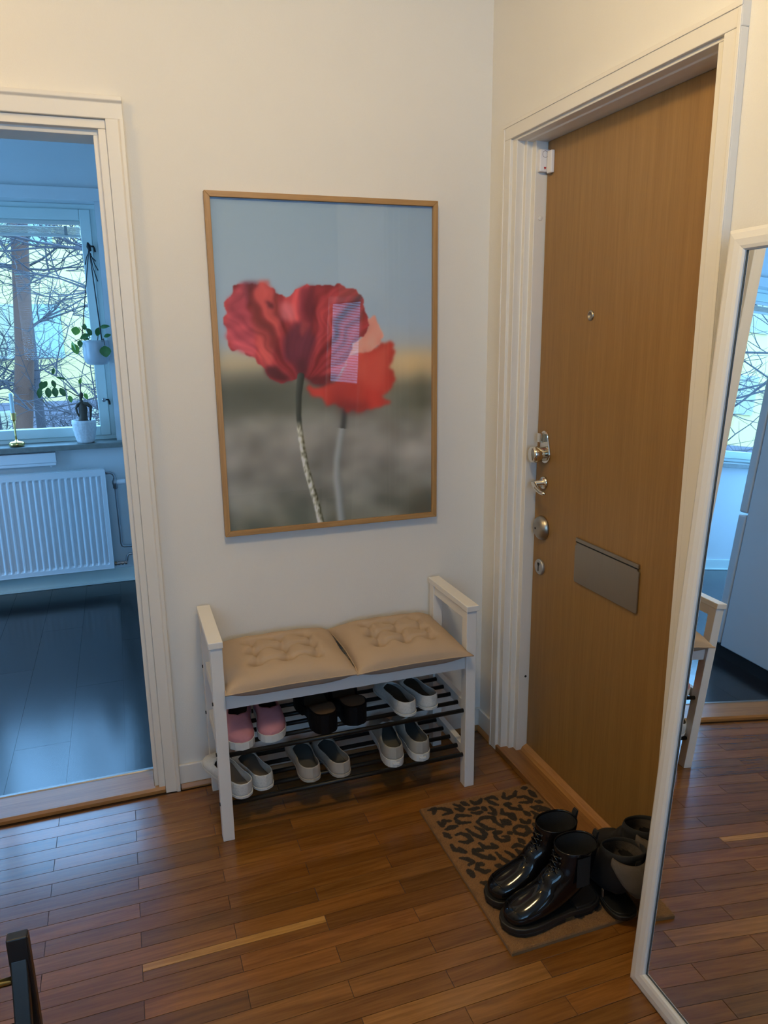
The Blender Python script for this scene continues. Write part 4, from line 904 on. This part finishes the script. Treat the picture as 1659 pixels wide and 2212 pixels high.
# ------------------------------------------------ doormat
MAT=[[(63,29),(112,28),(80,67)],[(110,32),(163,37),(210,65),(211,87),(144,91)],[(278,31),(309,51),(318,80),(297,91),(266,66)],[(345,30),(381,61)],[(420,35),(439,66),(478,58),(512,36)],[(544,44),(609,42),(630,70)],[(549,54),(571,91),(599,115)],[(365,100),(439,101)],[(367,126),(400,142),(445,137)],[(476,106),(477,132)],[(528,114),(541,152),(521,177),(485,159)],[(821,40),(782,72),(714,82),(685,70),(719,33)],[(888,29),(927,34)],[(929,63),(930,122)],[(795,93),(848,97),(878,132),(859,153),(779,138)],[(905,156),(939,175)],[(651,123),(699,131)],[(655,133),(680,165),(744,190),(754,158)],[(832,190),(894,201),(938,238),(869,229),(832,190)],[(756,214),(767,250)],[(805,226),(832,262),(784,279)],[(605,155),(579,187),(616,213),(635,250),(656,214),(623,194)],[(217,138),(252,122),(339,148)],[(212,145),(220,180),(297,195)],[(75,136),(84,170),(123,136),(168,151)],[(99,202),(185,196)],[(356,202),(420,181),(489,198),(482,237),(510,284)],[(353,205),(386,269),(436,286)],[(534,234),(539,267),(577,281)],[(557,235),(581,262)],[(679,262),(679,286),(714,303),(738,284)],[(748,319),(746,351)],[(62,228),(82,267)],[(243,238),(263,286),(310,328),(349,307),(340,266),(315,236)],[(141,259),(181,258),(218,282),(218,320),(177,329),(130,310)],[(415,308),(402,351),(426,379),(470,383),(488,361),(458,349)],[(413,311),(468,317)],[(513,340),(538,338)],[(579,317),(616,303),(671,324),(670,363),(617,377),(566,353),(574,324)],[(261,357),(275,394),(355,410),(340,380)],[(59,318),(60,355),(114,387),(99,354)],[(189,387),(177,413),(217,451),(280,478),(270,451)],[(195,389),(244,405)],[(554,396),(566,429)],[(462,440),(510,430),(565,466)],[(478,459),(490,491),(537,481)],[(329,444),(333,487),(366,530),(416,543),(435,520),(421,481),(395,456)],[(64,421),(107,438),(126,464),(86,478)],[(148,483),(127,512),(160,547),(196,543)],[(157,482),(182,498)],[(265,526),(304,542)],[(60,509),(67,554)],[(221,582),(276,596)],[(96,603),(158,625)],
 [(526,923),(560,930)],[(600,923),(640,915)],[(680,920),(720,905)],[(760,430),(820,450),(830,490)],[(860,380),(920,400),(900,440)],[(640,560),(700,570),(720,610),(660,620)],[(300,660),(360,650),(390,700)],[(80,720),(140,740),(120,790)],[(500,680),(560,690),(580,740),(520,750)],[(760,640),(830,660),(820,710)],[(880,560),(930,600)],[(240,780),(310,790),(330,840),(260,850)],[(420,820),(480,830)],[(640,800),(710,800),(720,850)],[(860,800),(920,820),(880,870)],[(90,880),(160,900)],[(340,900),(400,920)],[(800,910),(860,930)],[(470,600),(540,620)],[(890,690),(930,740)]]
mt = thing('doormat', 'brown coir doormat with black leopard spots in front of the entrance door', 'doormat', (-.214, -.714, 0))
MX, MY, MW, MH = -.418, -.41, .408, .608
def paint_mat(nu=170, nv=250):
    rs = np.random.RandomState(3); u = np.arange(nu)/(nu-1)*1000; v = np.arange(nv)/(nv-1)*1000; U, V = np.meshgrid(u, v, indexing='ij')
    U2 = U+blur(rs.randn(nu, nv), 1.3)*9; V2 = V+blur(rs.randn(nu, nv), 1.3)*6
    base = np.ones((nu, nv, 3))*np.array((.20, .10, .036)); n = rs.randn(nu, nv)*.12+blur(rs.randn(nu, nv), 3)*.5; base *= (1+n[..., None]*.8)
    for k, s in enumerate(MAT):
        wd = 22 if len(s) == 2 else 18.5
        m, t, _ = stroke(s, U2, V2, lambda t: wd*(.72+.5*np.sin(t*PI)), 1.49)
        m = np.clip(m, 0, 1)[..., None]; base = base*(1-m*.96)+np.array((.012, .011, .010))*m*.96
    return np.clip(base, .005, 1), nu, nv
mcol, nu, nv = paint_mat()
uu = MX+MW*np.linspace(0, 1, nu); vv = MY-MH*np.linspace(0, 1, nv); UU, VV = np.meshgrid(uu, vv, indexing='ij')
rs = np.random.RandomState(9); hz = .0125+rs.rand(nu, nv)*.0012
edge_m = np.zeros((nu, nv), bool); edge_m[[0, -1], :] = True; edge_m[:, [0, -1]] = True; hz[edge_m] = .009
mo = grid_np('coir_pile', np.stack([UU, VV, hz], -1)[:, ::-1], printed('coir', .95, .5), mt); colour_mesh(mo, mcol[:, ::-1])
obj('rubber_backing', B(MX, MX+MW, MY-MH, MY, .0006, .0095), M('coir_edge', (.20, .11, .048), .95, bump=.6, bscale=300), mt)

# ------------------------------------------------ boots
def loft(rings, n=24, zmin=None):
    """rings: (y, z, tilt, halfwidth, halfheight)"""
    bm = bmesh.new(); R = []
    for (y, z, th, a, b, *xo) in rings:
        c = Vector((xo[0] if xo else 0, y, z)); ax = Vector((0, math.sin(th), math.cos(th)))
        r = []
        for k in range(n):
            q = 2*PI*k/n; ca, sa = math.cos(q), math.sin(q)
            p = c+Vector((1, 0, 0))*a*math.copysign(abs(ca)**.9, ca)+ax*b*math.copysign(abs(sa)**.9, sa)
            if zmin is not None and p.z < zmin: p.z = zmin
            r.append(bm.verts.new(p))
        R.append(r)
    for i in range(len(R)-1):
        for k in range(n): bm.faces.new((R[i][k], R[i][(k+1) % n], R[i+1][(k+1) % n], R[i+1][k]))
    bm.faces.new(R[0]); bmesh.ops.recalc_face_normals(bm, faces=bm.faces[:]); return bm
m_pat = M('black_patent_leather', (.004, .004, .005), .09, coat=.12, bump=.25, bscale=22, spec=.32)
m_bsole = M('black_rubber_sole', (.007, .007, .007), .5)
m_fleece = M('grey_brown_fleece', (.078, .060, .046), .95, bump=.8, bscale=120, var=.25, vscale=25)
m_suede = M('black_suede', (.007, .007, .008), .8)
m_elas = M('black_elastic', (.005, .005, .005), .75, bump=.4, bscale=400)
D90 = PI/2
def boot_sole(s, L, W, th, hh, mat):
    def wv(t): return W*itp(t, WT_, WV_)
    for nm, t0, t1, z0, z1, k in (('sole', 0, 1, th*.45, th, 1.06), ('sole_tread', .38, 1, 0, th*.46, 1.03), ('heel_block', 0, .30, 0, hh, 1.0)):
        ts = [t for t in TS if t0 <= t <= t1]
        pl = [(-wv(t)*k-.001, -L/2+L*(.5+(t-.5)*k)) for t in ts]+[(wv(t)*k+.001, -L/2+L*(.5+(t-.5)*k)) for t in ts[::-1]]
        q = []
        for p in pl:
            if not q or (abs(p[0]-q[-1][0])+abs(p[1]-q[-1][1])) > 1e-5: q.append(p)
        obj(nm, prism(q, 'z', z0, z1), mat, s, world=False, bevel=.0025)
def lace_boot(label, heel, toe, z, side):
    heel, toe = Vector((*heel, 0)), Vector((*toe, 0)); d = toe-heel; L = d.length; mid = (heel+toe)/2
    s = thing('lace_up_boot', label, 'boot', (mid.x, mid.y, z), math.atan2(-d.x, d.y), group='black patent lace-up boots')
    boot_sole(s, L, .048, .026, .034, m_bsole)
    h = L/2; k = L/.27
    R = [(h-.003, .034, 0, .006, .006), (h-.009, .037, 0, .026, .016), (h-.022, .040, 0, .038, .022), (h-.045, .045, .0, .045, .027), (h-.075, .050, .05, .046, .033), (h-.105, .057, .18, .0435, .040), (h-.130, .066, .42, .040, .048), (h-.152, .080, .75, .038, .060), (-.045*k, .102, 1.08, .039, .066), (-.060*k, .125, 1.35, .0405, .060), (-.066*k, .150, 1.52, .043, .057), (-.069*k, .175, D90, .0455, .058), (-.071*k, .196, D90, .047, .060)]
    up = obj('upper', loft(R, 28, .024), m_pat, s, world=False, smooth=True)
    md = up.modifiers.new('thickness', 'SOLIDIFY'); md.thickness = .003; md.offset = -1
    sb = up.modifiers.new('smooth', 'SUBSURF'); sb.levels = 1; sb.render_levels = 1
    obj('lining', loft([(-.045*k, .09, 1.08, .034, .055), (-.064*k, .15, 1.52, .0385, .052), (-.071*k, .190, D90, .0425, .0555)], 24), m_elas, s, world=False, smooth=True)
    obj('elastic_panel', grid(5, 7, lambda i, j: (side*(-.0475+.0006*abs(i-2)-.0015*(j == 0)), -.085+.010*i-.0, .10+.014*j), ), m_elas, s, world=False, smooth=True)
    fr = [(.030, .098), (.018, .108), (.008, .119), (.001, .131), (-.004, .144), (-.008, .158), (-.010, .172)]
    for i, (yy, zz) in enumerate(fr):
        for sd in (-1, 1):
            obj('eyelet', lathe([(.0022, -.001), (.0042, 0), (.0042, .0015), (.0022, .002)], (0, 0, 0), 'z', 10), m_pat, s, world=False, smooth=True).matrix_local = Matrix.Translation((sd*.0165, yy-.004, zz+.003)) @ Matrix.Rotation(math.radians(-45), 4, 'X')
        if i < len(fr)-1:
            y2, z2 = fr[i+1]
            for sd in (-1, 1): obj('lace', tube([(sd*.016, yy-.002, zz+.004), (sd*.002, (yy+y2)/2+.004, (zz+z2)/2+.009), (-sd*.016, y2-.002, z2+.004)], .0021, 6), m_pat, s, world=False, smooth=True)
    obj('toe_seam', tube([(math.cos(a)*.0452, h-.062+math.sin(a)*.046, .047+.020*math.sin(a)**2) for a in [PI*q/14 for q in range(15)]], .0012, 5), m_pat, s, world=False, smooth=True)
    obj('pull_tab', grid(2, 9, lambda i, j: ((i-.5)*.016, -.129*k-.006*math.sin(PI*j/8)+(.004 if j > 5 else 0), .178+.036*math.sin(PI*j/10)), ), m_elas, s, world=False).modifiers.new('t', 'SOLIDIFY').thickness = .0025
    return s
lace_boot('black patent lace-up boot on the mat, the one further from the bench', (-.128, -.935), (-.402, -.945), .0135, 1)
lace_boot('black patent lace-up boot on the mat, the one closer to the bench', (-.128, -.840), (-.398, -.850), .0135, -1)
def lined_boot(label, heel, toe, z, side, sag, tilt):
    heel, toe = Vector((*heel, 0)), Vector((*toe, 0)); d = toe-heel; L = d.length; mid = (heel+toe)/2
    s = thing('lined_boot', label, 'boot', (mid.x, mid.y, z), math.atan2(-d.x, d.y), group='black boots with grey lining')
    boot_sole(s, L, .043, .018, .022, m_bsole)
    h = L/2
    R = [(h-.003, .026, 0, .006, .006), (h-.01, .030, 0, .026, .015), (h-.03, .036, 0, .038, .022), (h-.06, .042, .05, .041, .029), (h-.095, .052, .25, .039, .040), (h-.125, .067, .6, .037, .054), (-.035, .088, 1.0, .039, .062), (-.055, .112, 1.35, .042, .060), (-.064+sag*.02, .140, 1.62, .047, .060, sag*.2*0), (-.070+sag*.1, .168, 1.75+tilt, .050, .060), (-.078+sag*.2, .190, 1.85+tilt, .050, .064)]
    up = obj('upper', loft(R, 28, .016), m_suede, s, world=False, smooth=True)
    md = up.modifiers.new('thickness', 'SOLIDIFY'); md.thickness = .003; md.offset = -1
    obj('lining', loft([(-.035, .075, 1.0, .034, .052), (-.062+sag*.02, .135, 1.62, .0435, .056), (-.070+sag*.1, .168, 1.75+tilt, .0465, .0565), (-.0775+sag*.2, .1905, 1.85+tilt, .0485, .0625)], 28), m_fleece, s, world=False, smooth=True)
    # shaft lip folded down, fleece side out
    def lip(i, j):
        a = math.radians(205+i*(135/11)); q = j/7; R_ = .052+.016*math.sin(q*PI/2)
        dr = .075*q*math.sin(math.radians(180*(i/11)))
        yb = -.078+sag*.2
        return (R_*math.cos(a)*.98, yb+R_*1.25*math.sin(a)-.006*q, .192+.05*math.sin(a)*math.sin(-tilt-.28)*0-.01+.012*math.sin(q*PI)-dr)
    obj('folded_lip', grid(12, 8, lip), m_fleece, s, world=False, smooth=True).modifiers.new('t', 'SOLIDIFY').thickness = .003
    obj('zipper_pull', B(-side*.0415-.002, -side*.0415+.002, -.066, -.058, .036, .058), m_nickel, s, world=False, bevel=.001)
    obj('back_tab', grid(2, 7, lambda i, j: ((i-.5)*.014, -.142+sag*.2-.004*math.sin(PI*j/6), .17+.03*math.sin(PI*j/8))), m_suede, s, world=False).modifiers.new('t', 'SOLIDIFY').thickness = .0025
    return s
lined_boot('black boot with folded grey lining beside the patent boots on the mat', (-.088, -1.032), (-.070, -.790), .0135, 1, 0, 0)
lined_boot('black boot with grey lining standing half on the door threshold behind the mirror', (.018, -.985), (.028, -.745), .0225, -1, 0, 0)

# ------------------------------------------------ leaning mirror
ps, ta, dd = -.0214, .0631, .1535
nn = Vector((-math.cos(ps)*math.cos(ta), -math.sin(ps)*math.cos(ta), math.sin(ta)))
ee = Vector((-nn.y, nn.x, 0)).normalized(); ee = ee if ee.y < 0 else -ee
uu_ = ee.cross(nn); uu_ = uu_ if uu_.z > 0 else -uu_
rl = .0085
e2 = ee*math.cos(rl)+uu_*math.sin(rl); u2 = -ee*math.sin(rl)+uu_*math.cos(rl)
org = Vector((-.1767, -1.2117, .0496))
mr = thing('leaning_mirror', 'tall white-framed mirror leaning against the wall beside the entrance door', 'mirror', (0, 0, 0))
mr.matrix_world = Matrix(((e2.x, u2.x, nn.x, org.x), (e2.y, u2.y, nn.y, org.y), (e2.z, u2.z, nn.z, org.z), (0, 0, 0, 1)))
BASE[mr.name] = Vector((0, 0, 0))
GW, GH, FWm = .50, 1.597, .047
# frame section: (outward offset from glass edge, height above glass)
SEC = [(0, -.002), (0, .004), (.003, .0075), (.010, .0095), (.024, .0105), (.038, .0085), (.0455, .004), (.047, 0), (.047, -.026), (0, -.026)]
def frame_side(which):
    bm = bmesh.new(); A, C2 = [], []
    for o_, h_ in SEC:
        x0, x1, y0, y1 = -o_, GW+o_, -o_*1.08, GH+o_*.86
        p, q = {'l': ((x0, y0), (x0, y1)), 'r': ((x1, y0), (x1, y1)), 'b': ((x0, y0), (x1, y0)), 't': ((x0, y1), (x1, y1))}[which]
        A.append(bm.verts.new((*p, h_))); C2.append(bm.verts.new((*q, h_)))
    n = len(SEC)
    for i in range(n): bm.faces.new((A[i], A[(i+1) % n], C2[(i+1) % n], C2[i]))
    bm.faces.new(A); bm.faces.new(C2[::-1]); bmesh.ops.recalc_face_normals(bm, faces=bm.faces[:]); return bm
for w in 'lrbt': obj('frame_bar', frame_side(w), m_white, mr, world=False, smooth=False)
obj('mirror_glass', B(.0, GW, .0, GH, -.004, -.0005), m_mirror, mr, world=False)
gb = .0022
for a in ((0, gb*1.6, 0, GH), (0, GW, 0, gb*1.6)): obj('glass_edge', B(a[0], a[1], a[2], a[3], -.0006, .0006), M('mirror_edge', (.05, .06, .07), .3), mr, world=False)
obj('back_board', B(-.035, GW+.035, -.035, GH+.03, -.03, -.0262), m_black, mr, world=False)
for x in (-.02, GW-.01): obj('wall_bumper', B(x, x+.03, GH-.005, GH+.03, -.068, -.0262), m_white, mr, world=False, bevel=.002)

# ------------------------------------------------ black folding rack at the lower left
rk = thing('folding_rack', 'black wooden rack with brass rods at the lower left edge of the floor', 'rack', (-1.70, -1.25, 0))
m_bw = M('black_stained_wood', (.010, .010, .011), .38, var=.2, vscale=30)
m_bw2 = M('worn_brown_edge', (.05, .022, .012), .5)
for x0 in (-1.447, -2.0):
    pz_ = obj('post', prism([(-1.268, 0), (-1.268, .604), (-1.250, .604), (-1.232, 0)], 'x', x0, x0+.030), m_bw, rk, bevel=.002)
    obj('strut', prism([(-1.268, .565), (-1.268, .52), (-1.46, 0), (-1.49, 0)], 'x', x0+.002, x0+.026), m_bw, rk, bevel=.002)
    if x0 > -1.5: obj('edge_strip', prism([(-1.262, 0), (-1.266, .60), (-1.252, .60), (-1.24, 0)], 'x', x0+.0298, x0+.0312), m_bw2, pz_)
for y, z in ((-1.272, .535), (-1.295, .47), (-1.36, .29), (-1.43, .11)): obj('rod', tube([(-1.995, y, z), (-1.43, y, z)], .0065, 12), m_brass, rk, smooth=True)

# ------------------------------------------------ alarm on the door frame
al = thing('door_alarm', 'small white alarm sensor with red mark on the door jamb', 'sensor', (.057, -.235, 1.964))
hs = obj('housing', B(.040, .0745, -.243, -.2285, 1.963, 2.026), m_plastic, al, bevel=.003)
obj('speaker_ring', grid(28, 2, lambda i, j: (.0565+(.0085+.0012*j)*math.cos(2*PI*i/28), -.2434, 2.012+(.0085+.0012*j)*math.sin(2*PI*i/28)), closeu=True), M('grey_print', (.16, .16, .18), .5), hs)
obj('indicator', lathe([(.0014, .0006), (.0014, 0)], (.0680, -.2430, 2.0045), '-y', 10), m_black, hs)
obj('shield_mark', prism([(.0535, 1.9765), (.0605, 1.9765), (.0605, 1.973), (.057, 1.9688), (.0535, 1.973)], 'y', -.2436, -.2430), M('red_print', (.35, .03, .03), .5), hs)
mg = thing('alarm_magnet', 'narrow white alarm magnet on the brown door beside the sensor', 'sensor', (.066, -.263, 1.955))
obj('housing', B(.060, .0718, -.272, -.2475, 1.957, 2.02), m_plastic, mg, bevel=.0025)

# ------------------------------------------------ ceiling lamps (above the frame)
def ceiling_lamp(label, LX, LY, k, strength, col):
    gl = thing('ceiling_lamp', label, 'lamp', (LX, LY, CH))
    obj('base', lathe([(.09*k, -.025), (.09*k, 0)], (LX, LY, CH), 'z', 28), m_white, gl, bevel=.003)
    obj('opal_globe', lathe([(.0001, -.16*k), (.06*k, -.15*k), (.10*k, -.12*k), (.115*k, -.085*k), (.10*k, -.05*k), (.085*k, -.026*k)], (LX, LY, CH), 'z', 28), glow('opal_glass_lit', col, strength), gl, smooth=True)
ceiling_lamp('large round opal glass ceiling lamp over the middle of the hall', -.90, -1.36, 1.0, 86.0, (1.0, .74, .37))
ceiling_lamp('small round opal glass ceiling lamp added out of view to warm the upper left wall', -1.95, -.60, .6, 80.0, (1.0, .64, .20))  # second lamp, added to brighten and yellow the top-left wall
